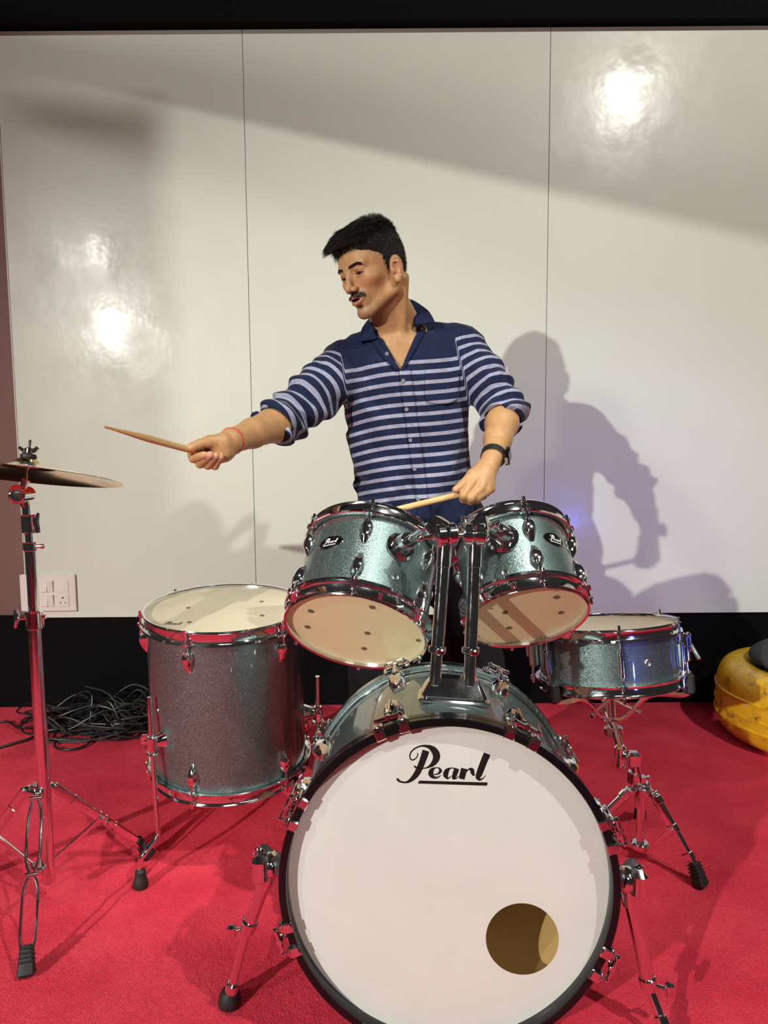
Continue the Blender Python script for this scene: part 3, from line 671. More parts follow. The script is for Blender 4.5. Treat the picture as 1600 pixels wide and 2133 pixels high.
# ------------------------------------------------------------------ tyre stool
YEL = mat('yellow_tyre_paint', (.78, .42, .02), .38, 0, .3)
n1 = noise(YEL, 14, 8, rough=.75); r1 = ramp(YEL, n1.outputs[0], [(.36, (.14, .08, .03)), (.40, (.50, .27, .02)), (.47, (.74, .42, .012)), (.60, (.80, .48, .02)), (.645, (.50, .42, .40))])
L(YEL, r1.outputs[0], BS(YEL).inputs['Base Color']); n2 = noise(YEL, 30, 5); bump(YEL, n2.outputs[0], .5, .004)
tc_ = np.array([1.535, 2.52, 0.])
tyre = thing('painted_tyre', 'old tyre painted yellow lying flat on the carpet at the right edge', 'tyre', T(*tc_))
zs = .262; P = []
for k_ in range(41):
    t_ = k_/40; a = math.pi*1.5-math.pi*1.0*t_*0  # outer tread, bottom to top
    ang = -math.pi/2+math.pi*t_; rr_ = .225+.088*abs(math.cos(ang))**.55; z_ = zs/2+zs/2*np.sign(math.sin(ang))*abs(math.sin(ang))**.75
    P.append((rr_, z_))
P += [(.20, zs-.004), (.178, zs-.03), (.168, zs-.06), (.19, .15), (.18, .06), (.185, .03), (.2, .004)]
part('carcass', MB().lathe(P, 96, T(*tc_), closed=True), YEL, tyre, ang=60)
for z_ in (.075, .115, .172): part('tread_rib', MB().lathe([(.3105, z_-.004), (.3165, z_-.002), (.3165, z_+.002), (.3105, z_+.004)], 96, T(*tc_)), YEL, tyre)
GREYF = mat('charcoal_fabric', (.055, .058, .065), .9, spec=.2); n_ = noise(GREYF, 90, 3); bump(GREYF, n_.outputs[0], .5, .003)
cu = MB(); Pq = [(.0001, .352), (.07, .349), (.14, .335), (.19, .306), (.205, .286), (.198, .270), (.172, .2635), (.160, .235), (.0001, .225)]
cu.lathe(catmull(Pq, 4), 72, T(*tc_)); tag(part('seat_cushion', cu, GREYF), 'round charcoal fabric cushion stuffed into the top of the yellow tyre', 'cushion')

# ------------------------------------------------------------------ tangled cables
CBL = mat('black_cable_rubber', (.012, .013, .014), .42)
ct = thing('cable_pile', 'tangled heap of thin black cables on the carpet against the black skirting', 'cables', T(-1.17, 2.62, 0))
rng = np.random.RandomState(7)
def cable(cx_, cy_, rx, ry, n, z0, z1, r=.0035, ph=0):
    P = []; dx = dy = 0
    for i in range(n):
        a = ph+i*2*math.pi/7.3; dx += rng.randn()*.03; dy += rng.randn()*.02; dx *= .8; dy *= .8
        k_ = rng.uniform(.55, 1.05); e_ = z0+(z1-z0)*rng.rand()**1.6
        P.append((cx_+dx+rx*k_*math.cos(a), min(2.85, cy_+dy+ry*k_*math.sin(a)), r+e_))
    return MB().tube(catmull(P, 7), r, 7)
for (a_x, a_y, rx, ry, n, z0, z1, ph) in ((-1.06, 2.66, .20, .13, 60, .0, .05, 0), (-1.15, 2.66, .22, .12, 60, .0, .09, 1), (-1.0, 2.68, .17, .12, 44, .02, .13, 2), (-1.22, 2.68, .15, .10, 36, .01, .10, 3), (-1.08, 2.60, .20, .09, 44, .0, .04, 4), (-.98, 2.62, .14, .10, 34, .0, .10, 5)):
    part('cable', cable(a_x, a_y, rx, ry, n, z0, z1, .0036, ph), CBL, ct)
g_ = lambda x, y, z=.004: ground(x, y, z)
part('cable', MB().tube(catmull([g_(170, 1510), g_(150, 1525), g_(120, 1540), g_(115, 1555), g_(135, 1562), g_(165, 1558), g_(188, 1545), g_(190, 1530), g_(170, 1518), g_(150, 1505), g_(185, 1495)], 6), .0042, 8), CBL, ct)
part('cable', MB().tube(catmull([g_(-60, 1570), g_(0, 1556), g_(40, 1545), g_(62, 1538), g_(90, 1525), g_(118, 1510), g_(125, 1490), g_(140, 1475, .03)], 6), .0045, 8), CBL, ct)
part('cable', MB().tube(catmull([g_(-40, 1508), g_(15, 1503), g_(40, 1516), g_(80, 1512), g_(110, 1500), g_(140, 1490, .02), g_(180, 1480, .03)], 6), .004, 8), CBL, ct)
part('cable', MB().tube(catmull([at(178, 1430, 2.70), at(215, 1440, 2.68), at(235, 1455, 2.66), at(245, 1475, 2.64), at(262, 1492, 2.62), at(300, 1494, 2.62)], 6), .004, 8), CBL, ct)
part('cable', MB().tube(catmull([at(150, 1465, 2.66), at(160, 1448, 2.64), at(180, 1440, 2.62), at(192, 1450, 2.62), at(190, 1480, 2.6), at(185, 1505, 2.58), at(160, 1514, 2.56), at(130, 1510, 2.56)], 6), .0038, 8), CBL, ct)
for (x_, y_) in ((115, 1475), (92, 1508), (228, 1510), (280, 1474)):
    c_ = g_(x_, y_, .012 if y_ > 1500 else .05); part('jack_plug', MB().rod(c_-(.018, 0, 0), c_+(.012, .003, 0), .006, 12, b=.001).rod(c_+(.012, .003, 0), c_+(.04, .006, 0), .003, 10, b=.001), CHROME, ct)
# ------------------------------------------------------------------ signed distance modelling for the figure
def rotv(w):
    w = np.array(w, float); a = np.linalg.norm(w); k = w/a; K = np.array([[0, -k[2], k[1]], [k[2], 0, -k[0]], [-k[1], k[0], 0]])
    return np.eye(3)+math.sin(a)*K+(1-math.cos(a))*K@K
class Field:
    BIG = .06
    def __init__(s, lo, hi, h, M=None):   # M: local->world 4x4 ; primitives are given in world unless loc=True
        s.lo = np.array(lo, float); s.h = h; s.n = np.ceil((np.array(hi)-s.lo)/h).astype(int)+1
        s.D = np.full(s.n, s.BIG, np.float32); s.M = np.eye(4) if M is None else M; s.Mi = np.linalg.inv(s.M)
    def w2l(s, p): return s.Mi[:3, :3]@np.array(p, float)+s.Mi[:3, 3]
    def block(s, lo, hi):
        a = np.maximum(np.floor((lo-s.lo)/s.h).astype(int), 0); b = np.minimum(np.ceil((hi-s.lo)/s.h).astype(int)+1, s.n)
        if (b <= a).any(): return None
        g = [(s.lo[i]+s.h*np.arange(a[i], b[i])).astype(np.float32) for i in range(3)]
        return tuple(slice(a[i], b[i]) for i in range(3)), g[0][:, None, None], g[1][None, :, None], g[2][None, None, :]
    def comb(s, sl, d, k, op):
        D = s.D[sl]
        if op == 'sub': d = -d
        if k > 0:
            if op == 'add': hh = np.clip(.5+.5*(D-d)/k, 0, 1); s.D[sl] = D+(d-D)*hh-k*hh*(1-hh)
            else: hh = np.clip(.5-.5*(D-d)/k, 0, 1); s.D[sl] = D+(d-D)*hh+k*hh*(1-hh)
        else: s.D[sl] = np.minimum(D, d) if op == 'add' else np.maximum(D, d)
    def ell(s, c, r, k=.01, op='add', R=None, loc=True):
        c = np.array(c, float) if loc else s.w2l(c); r = np.array(r, float); m = r.max()+k+.012
        q = s.block(c-m, c+m)
        if q is None: return s
        sl, X, Y, Z = q; X = X-c[0]; Y = Y-c[1]; Z = Z-c[2]
        if R is not None:
            if not loc: R = s.Mi[:3, :3]@R
            X, Y, Z = R[0, 0]*X+R[1, 0]*Y+R[2, 0]*Z, R[0, 1]*X+R[1, 1]*Y+R[2, 1]*Z, R[0, 2]*X+R[1, 2]*Y+R[2, 2]*Z
        k0 = np.sqrt((X/r[0])**2+(Y/r[1])**2+(Z/r[2])**2)+1e-6; k1 = np.sqrt((X/r[0]**2)**2+(Y/r[1]**2)**2+(Z/r[2]**2)**2)+1e-6
        s.comb(sl, k0*(k0-1)/k1, k, op); return s
    def cone(s, a, b, ra, rb, k=.01, op='add', loc=True, sq=None):
        a = np.array(a, float) if loc else s.w2l(a); b = np.array(b, float) if loc else s.w2l(b)
        m = max(ra, rb)*(1.35 if sq else 1)+k+.012; q = s.block(np.minimum(a, b)-m, np.maximum(a, b)+m)
        if q is None: return s
        sl, X, Y, Z = q; ba = b-a; L2 = ba@ba
        X = X-a[0]; Y = Y-a[1]; Z = Z-a[2]
        t = np.clip((X*ba[0]+Y*ba[1]+Z*ba[2])/L2, 0, 1); X = X-t*ba[0]; Y = Y-t*ba[1]; Z = Z-t*ba[2]
        d2 = X*X+Y*Y+Z*Z
        if sq:      # sq=(axis world, factor): squash the section along an axis
            ax = s.Mi[:3, :3]@nrm(sq[0]) if not loc else nrm(sq[0]); u = X*ax[0]+Y*ax[1]+Z*ax[2]; d2 = d2+u*u*(sq[1]**2-1)
        s.comb(sl, np.sqrt(d2)-(ra+(rb-ra)*t), k, op); return s
    def chain(s, P, Rr, k=.006, **kw):
        for i in range(len(P)-1): s.cone(P[i], P[i+1], Rr[i], Rr[i+1], k, **kw)
        return s
    def grid(s):
        return np.meshgrid(*[(s.lo[i]+s.h*np.arange(s.n[i])).astype(np.float32) for i in range(3)], indexing='ij', sparse=True)
    def mesh(s):
        D = s.D; I = D < 0; c = I[:-1, :-1, :-1].astype(np.int8)
        offs = [(x, y, z) for x in(0, 1) for y in(0, 1) for z in(0, 1)]
        sub = lambda A, o: A[o[0]:A.shape[0]-1+o[0], o[1]:A.shape[1]-1+o[1], o[2]:A.shape[2]-1+o[2]]
        cnt = sum(sub(I, o).astype(np.int8) for o in offs); mk = (cnt > 0) & (cnt < 8)
        ii = np.argwhere(mk); idx = np.full(mk.shape, -1, np.int32); idx[mk] = np.arange(len(ii))
        vals = {o: D[ii[:, 0]+o[0], ii[:, 1]+o[1], ii[:, 2]+o[2]].astype(float) for o in offs}
        acc = np.zeros((len(ii), 3)); w = np.zeros(len(ii))
        for a in offs:
            for ax in range(3):
                if a[ax]: continue
                b = list(a); b[ax] = 1; b = tuple(b); va, vb = vals[a], vals[b]; m = (va < 0) != (vb < 0)
                t = va[m]/(va[m]-vb[m]); p = np.tile(np.array(a, float), (m.sum(), 1)); p[:, ax] = t; acc[m] += p; w[m] += 1
        V = (ii+acc/w[:, None])*s.h+s.lo
        F = []
        for ax in range(3):
            o1, o2 = [(1, 2), (2, 0), (0, 1)][ax]
            A = np.take(I, range(I.shape[ax]-1), ax); B = np.take(I, range(1, I.shape[ax]), ax)
            e = np.argwhere(A != B); e = e[(e[:, o1] > 0) & (e[:, o2] > 0) & (e[:, o1] < I.shape[o1]-1) & (e[:, o2] < I.shape[o2]-1)]
            if len(e) == 0: continue
            q = []
            for d1, d2 in ((-1, -1), (0, -1), (0, 0), (-1, 0)):
                g = e.copy(); g[:, o1] += d1; g[:, o2] += d2; q.append(idx[g[:, 0], g[:, 1], g[:, 2]])
            q = np.stack(q, 1); ins = I[e[:, 0], e[:, 1], e[:, 2]]; q[~ins] = q[~ins][:, ::-1]; F.append(q)
        F = np.concatenate(F); V = V@s.M[:3, :3].T+s.M[:3, 3]
        return V, F
def npmesh(name, V, F, mats, org, attrs=None, col=None):
    me = bpy.data.meshes.new(name); nV, nF = len(V), len(F)
    me.vertices.add(nV); me.vertices.foreach_set('co', (V-np.array(org)).astype(np.float32).ravel())
    k = F.shape[1]; me.loops.add(nF*k); me.loops.foreach_set('vertex_index', F.astype(np.int32).ravel())
    me.polygons.add(nF); me.polygons.foreach_set('loop_start', np.arange(0, nF*k, k, dtype=np.int32))
    me.update(calc_edges=True); me.polygons.foreach_set('use_smooth', np.ones(nF, bool))
    for m in (mats if isinstance(mats, (list, tuple)) else [mats]): me.materials.append(m)
    for a, v in (attrs or {}).items(): me.attributes.new(a, 'FLOAT', 'POINT').data.foreach_set('value', np.asarray(v, np.float32))
    if col is not None: me.color_attributes.new('tone', 'FLOAT_COLOR', 'POINT').data.foreach_set('color', np.column_stack([col, np.ones(nV)]).astype(np.float32).ravel())
    me.validate(); return me
def sines(P, f, seed, n=7):     # cheap smooth noise, about -1..1
    r = np.random.RandomState(seed); o = 0
    for i in range(n):
        k = r.randn(3)*f*(1+.35*i); o = o+np.sin(k[0]*P[0]+k[1]*P[1]+k[2]*P[2]+r.rand()*6.28)/(1+.25*i)
    return o/n*1.6
def sstep(a, b, x): t = np.clip((x-a)/(b-a), 0, 1); return t*t*(3-2*t)

# ------------------------------------------------------------------ the drummer
person = thing('person', 'person in a navy striped shirt standing behind the drums with one arm reaching out', 'person', T(.12, 2.02, 0))
PO = WM[person.name][:3, 3]
HR = rotv((.33, -.13, -.86)); HR = rotv(HR@np.array([0, -1, 0])*.10)@HR; HC = np.array([-.0195, 1.885, 1.5145])
HM = np.eye(4); HM[:3, :3] = HR; HM[:3, 3] = HC
h2w = lambda p: HR@np.array(p, float)+HC
neckb = at(822, 690, 1.985); shL = at(957, 718, 2.00); shR = at(722, 758, 1.965)
elR = at(600, 874, 1.84); wrR = at(480, 920, 1.60); elL = at(1052, 858, 1.90); wrL = at(1028, 948, 1.74)
pel = at(880, 1120, 2.03); chestc = at(838, 800, 1.995)
# --- head, neck and upper chest
Fh = Field((-.20, -.145, -.36), (.20, .16, .135), .0016, HM)
E = Fh.ell; Cn = Fh.cone
E((0, -.002, .021), (.0735, .078, .077), .01); E((0, -.030, .022), (.065, .056, .056), .02); E((0, -.030, -.030), (.056, .055, .064), .02)
for s in (-1, 1):
    E((s*.043, -.054, -.020), (.020, .022, .018), .018)
    Cn((s*.055, .002, -.040), (s*.050, -.008, -.064), .015, .013, .018); Cn((s*.050, -.008, -.064), (s*.016, -.066, -.094), .013, .014, .018)
    Cn((s*.012, -.080, .015), (s*.044, -.068, .019), .008, .008, .012)
E((0, -.076, -.096), (.020, .016, .015), .014); E((0, -.070, -.060), (.028, .024, .024), .014)
for s in (-1, 1): E((s*.031, -.094, .000), (.0175, .014, .012), .010, 'sub')
Cn((0, -.082, .014), (0, -.098, -.026), .0072, .0090, .009); E((0, -.1000, -.031), (.0100, .0115, .0095), .006)
for s in (-1, 1):
    E((s*.0125, -.0915, -.035), (.0070, .0100, .0068), .004); E((s*.0068, -.099, -.0422), (.0034, .0055, .0040), .0015, 'sub')
    Fh.ell((s*.031, -.0675, .000), (.0162, .0152, .0150), .0035)
    Fh.ell((s*.0315, -.0835, -.0045), (.0150, .0075, .0040), .001, 'sub')
    Fh.cone((s*.0185, -.0815, .0055), (s*.031, -.0832, .0085), .0020, .0026, .0015); Fh.cone((s*.031, -.0832, .0085), (s*.0440, -.0775, .0040), .0026, .0018, .0015)
    Fh.cone((s*.019, -.0815, -.0085), (s*.031, -.0822, -.0100), .0010, .0012, .0030); Fh.cone((s*.031, -.0818, -.0100), (s*.0435, -.0760, -.0055), .0012, .0010, .0030)
# lips, parted
Fh.chain([(-.0235, -.083, -.0575), (-.012, -.0925, -.0530), (0, -.0945, -.0535), (.012, -.0925, -.0530), (.0235, -.083, -.0575)], [.0030, .0046, .0044, .0046, .0030], .004)
Fh.chain([(-.0225, -.083, -.0600), (-.011, -.0905, -.0670), (0, -.0925, -.0690), (.011, -.0905, -.0670), (.0225, -.083, -.0600)], [.0030, .0048, .0056, .0048, .0030], .004)
E((0, -.092, -.0605), (.0160, .0150, .0034), .0015, 'sub'); E((0, -.088, -.0790), (.012, .010, .004), .006, 'sub')
Cn((0, -.0945, -.0440), (0, -.0935, -.0485), .0020, .0022, .003, 'sub')
for s in (-1, 1):   # ears
    Re = rotv((-.16, 0, 0))@rotv((0, 0, s*-.30))@rotv((0, s*.12, 0)); c = np.array((s*.0790, .000, -.019))
    Fh.ell(c, (.0075, .0185, .0315), .006, R=Re); Fh.ell(c+(s*.0065, -.0015, .0), (.0058, .0125, .0215), .003, 'sub', R=Re)
    Fh.chain([c+(s*.004, -.006, .016), c+(s*.005, .004, .014), c+(s*.005, .007, -.002), c+(s*.003, .002, -.014)], [.0022, .003, .003, .003], .003)
    Fh.ell(c+(s*.002, -.013, -.006), (.004, .004, .006), .004); Fh.ell(c+(s*.001, -.008, -.027), (.0055, .0085, .0085), .006)
    Fh.ell(c+(s*.006, -.006, -.006), (.006, .0055, .009), .003, 'sub')
# neck
Cn((0, -.003, -.045), Fh.w2l(neckb+(0.008, .008, -.02)), .0445, .052, .018); Cn((.01, .025, -.07), Fh.w2l(neckb+(.085, .03, -.035)), .026, .024, .03)
Cn((0, .000, -.062), Fh.w2l(neckb+(-.01, -.02, -.02)), .036, .046, .02)
stern = at(826, 708, 1.925)
for s in (-1, 1):
    Cn((s*.058, .030, -.045), Fh.w2l(stern+(s*.016, 0, -.008)), .016, .0085, .014)
Cn(Fh.w2l(stern+(.006, .0, -.002)), Fh.w2l(shL+(-.03, -.02, .0)), .0105, .012, .016); Cn(Fh.w2l(stern+(-.006, .0, -.002)), Fh.w2l(shR+(.03, -.02, 0)), .0105, .012, .016)
Fh.ell(at(836, 770, 2.0), (.155, .100, .120), .03, loc=False, R=np.eye(3)); Fh.ell(at(836, 735, 1.995), (.105, .076, .062), .03, loc=False, R=np.eye(3))
Vh, Fhf = Fh.mesh()
# --- hands and forearms (world coordinates)
def hand_field(c, r, h=.0014):
    return Field(np.array(c)-r, np.array(c)+r, h)
HRc = at(440, 935, 1.58)
Fr = Field(HRc-(.075, .085, .07), HRc+(.30, .33, .12), .0016); kw = dict(loc=False)
Fr.chain([elR, elR*.72+wrR*.28, elR*.35+wrR*.65, wrR], [.040, .0415, .0335, .0265], .012, **kw)
Fr.cone(wrR, at(464, 930, 1.575), .0262, .0235, .012, **kw)
Fr.cone(at(464, 931, 1.585), at(434, 941, 1.588), .0245, .0215, .012, **kw); Fr.cone(at(466, 943, 1.590), at(444, 952, 1.598), .0215, .0185, .012, **kw)
Fr.cone(at(463, 920, 1.570), at(437, 920, 1.556), .0175, .0140, .010, **kw)        # thumb base
Fr.cone(at(470, 945, 1.572), at(458, 950, 1.568), .0140, .0115, .010, **kw)        # heel of the hand
Fr.chain([at(437, 920, 1.556), at(417, 925, 1.545), at(402, 931, 1.538), at(396, 933, 1.536)], [.0130, .0108, .0098, .0082], .004, **kw)
st_tip = at(215, 888, 1.36); st_in = at(410, 941, 1.556)
for P, r0 in (((at(426, 936, 1.600), at(401, 948, 1.585), at(403, 955, 1.552), at(425, 948, 1.537)), .0098),
              ((at(438, 942, 1.606), at(415, 960, 1.592), at(417, 966, 1.556), at(438, 948, 1.539)), .0100),
              ((at(449, 947, 1.608), at(431, 967, 1.595), at(433, 969, 1.560), at(449, 950, 1.545)), .0096),
              ((at(459, 950, 1.608), at(446, 970, 1.597), at(448, 971, 1.566), at(459, 953, 1.552)), .0084)):
    Fr.chain(P, [r0*1.12, r0*1.06, r0, r0*.86], .0022, **kw)
Fr.cone(at(452, 928, 1.548), at(458, 943, 1.552), .0016, .0014, .003, 'sub', **kw)
Vr, Frf = Fr.mesh()
HLc = at(1000, 1010, 1.69)
Fl = Field(HLc-(.085, .08, .08), HLc+(.12, .26, .20), .0016)
Fl.chain([elL, elL*.7+wrL*.3, elL*.35+wrL*.65, wrL], [.041, .0415, .034, .0265], .012, **kw)
g = lambda x, y, Y: at(x, y, Y+.055)
k1, k2, k3, k4 = g(982, 1008, 1.622), g(1002, 1017, 1.618), g(1014, 1022, 1.624), g(1022, 1018, 1.636)
Fl.cone(wrL, g(1017, 975, 1.665), .0265, .0240, .010, **kw)
for kk, rr in ((k1, .0130), (k2, .0128), (k3, .0122), (k4, .0112)): Fl.cone(g(1016, 972, 1.662)*.75+kk*.25, kk, .0185, rr, .006, **kw)
Fl.cone(g(1008, 980, 1.668), g(1001, 1008, 1.650), .022, .016, .010, **kw)
Fl.chain([g(1010, 972, 1.670), g(984, 989, 1.640), g(966, 1008, 1.618), g(949, 1020, 1.606)], [.0170, .0130, .0105, .0082], .006, **kw)
for P, r0 in (((k1, g(966, 1032, 1.602), g(966, 1039, 1.626), g(978, 1034, 1.645)), .0104), ((k2, g(981, 1037, 1.602), g(980, 1043, 1.626), g(991, 1036, 1.642)), .0100),
              ((k3, g(995, 1036, 1.611), g(994, 1041, 1.632), g(1003, 1033, 1.647)), .0092), ((k4, g(1008, 1030, 1.624), g(1007, 1034, 1.642), g(1013, 1026, 1.652)), .0078)):
    Fl.chain(P, [r0*1.18, r0*1.02, r0*.96, r0*.85], .0040, **kw)
Vl, Flf = Fl.mesh()
# --- body under the clothes, coarse
Fb = Field(np.array([-.42, 1.72, -.01]), np.array([.48, 2.26, 1.42]), .008)
hipL, hipR = pel+(.085, 0, -.02), pel+(-.085, 0, -.02); ftL, ftR = np.array([.33, 2.05, .09]), np.array([-.08, 2.08, .09]); knL, knR = (hipL+ftL)/2+(0, -.03, 0), (hipR+ftR)/2+(0, -.03, 0)
Fb.chain([chestc, at(862, 960, 2.01), pel], [.105, .100, .115], .04, **kw)
for a, b, c in ((hipL, knL, ftL), (hipR, knR, ftR)): Fb.chain([a, b, c], [.078, .052, .036], .03, **kw)
Fb.chain([shL-(.02, 0, 0), elL], [.050, .038], .02, **kw); Fb.chain([shR+(.02, 0, 0), elR], [.050, .038], .02, **kw)
Vb, Fbf = Fb.mesh()
# --- skin tones per vertex
base = np.array([.47, .262, .120]); warm = np.array([.60, .27, .14])
def tones(V):
    p = (V-HC)@HR; x, y, z = p.T; C = np.tile(base, (len(V), 1)); ax = np.abs(x)
    def mix(m, c): nonlocal C; m = np.clip(m, 0, 1)[:, None]; C = C*(1-m)+np.array(c)*m
    g3 = lambda cx, cy, cz, rx, ry, rz: np.exp(-(((ax-cx)/rx)**2+((y-cy)/ry)**2+((z-cz)/rz)**2))
    mix(.45*g3(.043, -.07, -.026, .02, .03, .018), (.62, .25, .13)); mix(.4*g3(0, -.105, -.036, .016, .02, .012), (.64, .27, .16))
    mix(.5*g3(.031, -.083, .0, .017, .02, .011), (.36, .17, .08)); mix(.55*g3(.08, 0, -.012, .010, .02, .03), (.60, .24, .15))
    beard = sstep(-.070, -.082, z)*sstep(.01, -.03, y)*sstep(-.155, -.12, z); mix(.42*beard, (.20, .125, .08))
    lip = (((z+.0535)/.0055)**2+(ax/.022)**4 < 1) | (((z+.0680)/.0062)**2+(ax/.019)**4 < 1); mix(np.where(lip & (y < -.082), .8, 0), (.44, .16, .11))
    mix(np.where((np.abs(z+.0605) < .004) & (ax < .016) & (y < -.070) & (y > -.090), 1, 0), (.03, .008, .006))
    mo = sstep(.030, .022, ax)*sstep(.0085, .004, np.abs(z+.0460+.22*ax))*(y < -.078); mix(.85*mo, (.02, .013, .010))
    br = sstep(.011, .015, ax)*sstep(.050, .044, ax)*sstep(.0050, .0022, np.abs(z-.0165-(ax-.014)*.16+np.maximum(0, ax-.036)*.6))*(y < -.055); mix(.92*br, (.015, .010, .008))
    lash = sstep(.0150, .0135, ax*0+np.sqrt((ax-.031)**2+0*z))*sstep(.0022, .0010, np.abs(z+.0012-.0030*(1-((ax-.031)/.013)**2)))*(y < -.074); mix(.0*lash, (.02, .012, .01))
    st = sstep(-.030, .010, z-.25*np.maximum(-y-.01, 0)*6)*sstep(-.052, -.036, y)*(z > -.03); mix(.0*st, (.03, .02, .015))
    fade = sstep(-.050, .000, z)*sstep(-.028, -.012, y)*(1-.95*g3(.082, .0, -.013, .014, .022, .034)); fade = np.maximum(fade, sstep(.03, .06, y)*sstep(-.075, -.035, z)); mix(.9*fade, (.02, .016, .013))
    return C
allV = np.concatenate([Vh, Vr, Vl, Vb]); o1, o2, o3_ = len(Vh), len(Vh)+len(Vr), len(Vh)+len(Vr)+len(Vl)
allF = np.concatenate([Fhf, Frf+o1, Flf+o2, Fbf+o3_])
cols = np.concatenate([tones(Vh), np.tile(base, (len(Vr)+len(Vl)+len(Vb), 1))])
def red_tips(V, pts, r):
    for p in pts: m = np.exp(-((V-p)**2).sum(1)/r**2)[:, None]*.45; yield m
for pts in ([at(396, 933, 1.53), at(425, 948, 1.53), at(438, 948, 1.535), at(449, 950, 1.54), at(459, 953, 1.55)], [g(949, 1020, 1.60)]):
    for p in pts:
        m = np.exp(-((allV-p)**2).sum(1)/.011**2)[:, None]*.5; cols = cols*(1-m)+np.array([.66, .32, .22])*m
SKIN = mat('skin', tuple(base), .50, spec=.4, sss=.10)
ca = N(SKIN, 'ShaderNodeVertexColor', layer_name='tone'); nn_ = noise(SKIN, 90, 4)
mxr = N(SKIN, 'ShaderNodeMixRGB', blend_type='MULTIPLY'); mxr.inputs[0].default_value = 1; rr_ = ramp(SKIN, nn_.outputs[0], [(.3, (.90, .88, .86)), (.7, (1.05, 1.05, 1.05))])
L(SKIN, ca.outputs[0], mxr.inputs[1]); L(SKIN, rr_.outputs[0], mxr.inputs[2]); L(SKIN, mxr.outputs[0], BS(SKIN).inputs['Base Color'])
n5 = noise(SKIN, 500, 3); bump(SKIN, n5.outputs[0], .12, .001)
put('body', npmesh('body', allV, allF, SKIN, PO, col=cols), T(*PO), person)
# eyes
EYEW = mat('eye_white', (.42, .35, .30), .2, 0, .5); IRIS = mat('dark_iris', (.025, .012, .007), .12, 0, .8)
for s in (-1, 1):
    c = h2w((s*.031, -.0675, 0)); gz = HR@nrm((-.10, -.93, -.34))
    mb = MB(); Q = zframe(c, gz); K = 14; rr0 = .0132
    pw = [(rr0*math.sin(t), rr0*math.cos(t)) for t in np.linspace(math.pi-.01, .46, K)]; mb.lathe(pw, 28, Q, mi=0)
    pi_ = [(rr0*math.sin(t), rr0*math.cos(t)+.0002) for t in np.linspace(.47, .005, 6)]; mb.lathe(pi_, 28, Q, mi=1)
    part('eye', mb, [EYEW, IRIS], person, ang=80)
    lp = []
    for q_ in np.linspace(-1, 1, 11):
        xx = .0146*q_; zz = -.0045+.0044*(1-q_*q_)+.0002; lp.append(h2w((s*.0315+xx, -.0672-math.sqrt(max(1e-6, .0172**2-xx*xx-(zz)**2)), zz)))
    part('eyelash', MB().tube(lp, [.0003, .0008, .0011, .0013, .0014, .0014, .0014, .0013, .0012, .0010, .0005], 8), IRIS, person, ang=80)

# --- hair
HAIRM = mat('black_hair', (.022, .018, .016), .36, spec=.7)
Fc = Field((-.11, -.135, -.07), (.11, .135, .185), .0020, HM)
Fc.ell((0, .000, .026), (.0770, .0815, .079), .01); Fc.ell((0, .020, -.002), (.068, .056, .062), .02)
Fc.ell((0, -.027, .037), (.0695, .050, .050), .008); Fc.ell((0, .026, .044), (.066, .052, .056), .02); Fc.ell((0, -.040, .078), (.060, .050, .026), .02); Fc.ell((.004, .002, .084), (.056, .062, .028), .03); Fc.ell((-.006, -.067, .070), (.044, .019, .015), .016)
Xg, Yg_, Zg = Fc.grid()
wob = sines((Xg, Yg_, Zg), 95, 3)*.0020+sines((Xg, Yg_*.35, Zg), 210, 5)*.0014; Fc.D += wob.astype(np.float32)
# cut away the face, the ears and the neck
zl = np.interp(Yg_, [-.2, -.074, -.066, -.040, -.032, -.022, -.012, -.006, .012, .018, .035, .2], [.060, .060, .040, .024, .010, -.014, -.018, .012, .014, .0, -.044, -.052])
zl = zl+.004*sines((Xg, Yg_, Zg*0), 120, 9)
cut = (zl-Zg)*.7
Fc.D = np.maximum(Fc.D, cut.astype(np.float32))
Vc, Fcf = Fc.mesh()
HAIRB = mat('black_hair_base', (.010, .008, .007), .9, spec=.15)
hair = put('hair', npmesh('hair', Vc, Fcf, HAIRB, PO), T(*PO), person)
def strands(roots, dirs, lens, w, bend, seg=5, seed=1):
    """tapered three sided strands; roots, dirs (n,3); bend (n,3) adds curvature"""
    n = len(roots); r = np.random.RandomState(seed); t = np.linspace(0, 1, seg+1)
    P = roots[:, None]+lens[:, None, None]*(dirs[:, None]*t[None, :, None]+bend[:, None]*(t**2)[None, :, None])
    Tn = np.gradient(P, axis=1); Tn /= np.linalg.norm(Tn, axis=2)[..., None]+1e-9
    a = r.randn(n, 3); u = np.cross(Tn, a[:, None]); u /= np.linalg.norm(u, axis=2)[..., None]+1e-9; v = np.cross(Tn, u)
    rad_ = (w[:, None]*(1-.85*t[None]**1.5))[..., None]
    ring = [P+rad_*(math.cos(q)*u+math.sin(q)*v) for q in (0, 2.094, 4.189)]
    V = np.stack(ring, 2).reshape(-1, 3); b = (np.arange(n)*(seg+1)*3)[:, None, None]; s_ = (np.arange(seg)*3)[None, :, None]; F = []
    for k in range(3):
        l = (k+1) % 3; F.append(np.stack([b+s_+k+0*s_, b+s_+l, b+s_+3+l, b+s_+3+k], -1).reshape(-1, 4))
    return V, np.concatenate(F)
def tohead(V): return (V-HC)@HR
rs = np.random.RandomState(11)
pc = tohead(Vc); cen = np.array([0, .015, .02])
nv = pc-cen; nv /= np.linalg.norm(nv, axis=1)[:, None]
top = (pc[:, 2] > .068) & (nv[:, 2] > .1)
it = rs.choice(np.where(top)[0], 7500); p = pc[it]; nn = nv[it]
front = sstep(.06, -.09, p[:, 1])[:, None]; crown = np.exp(-(((p[:, 1]-.045)/.03)**2+((p[:, 0])/.04)**2))[:, None]
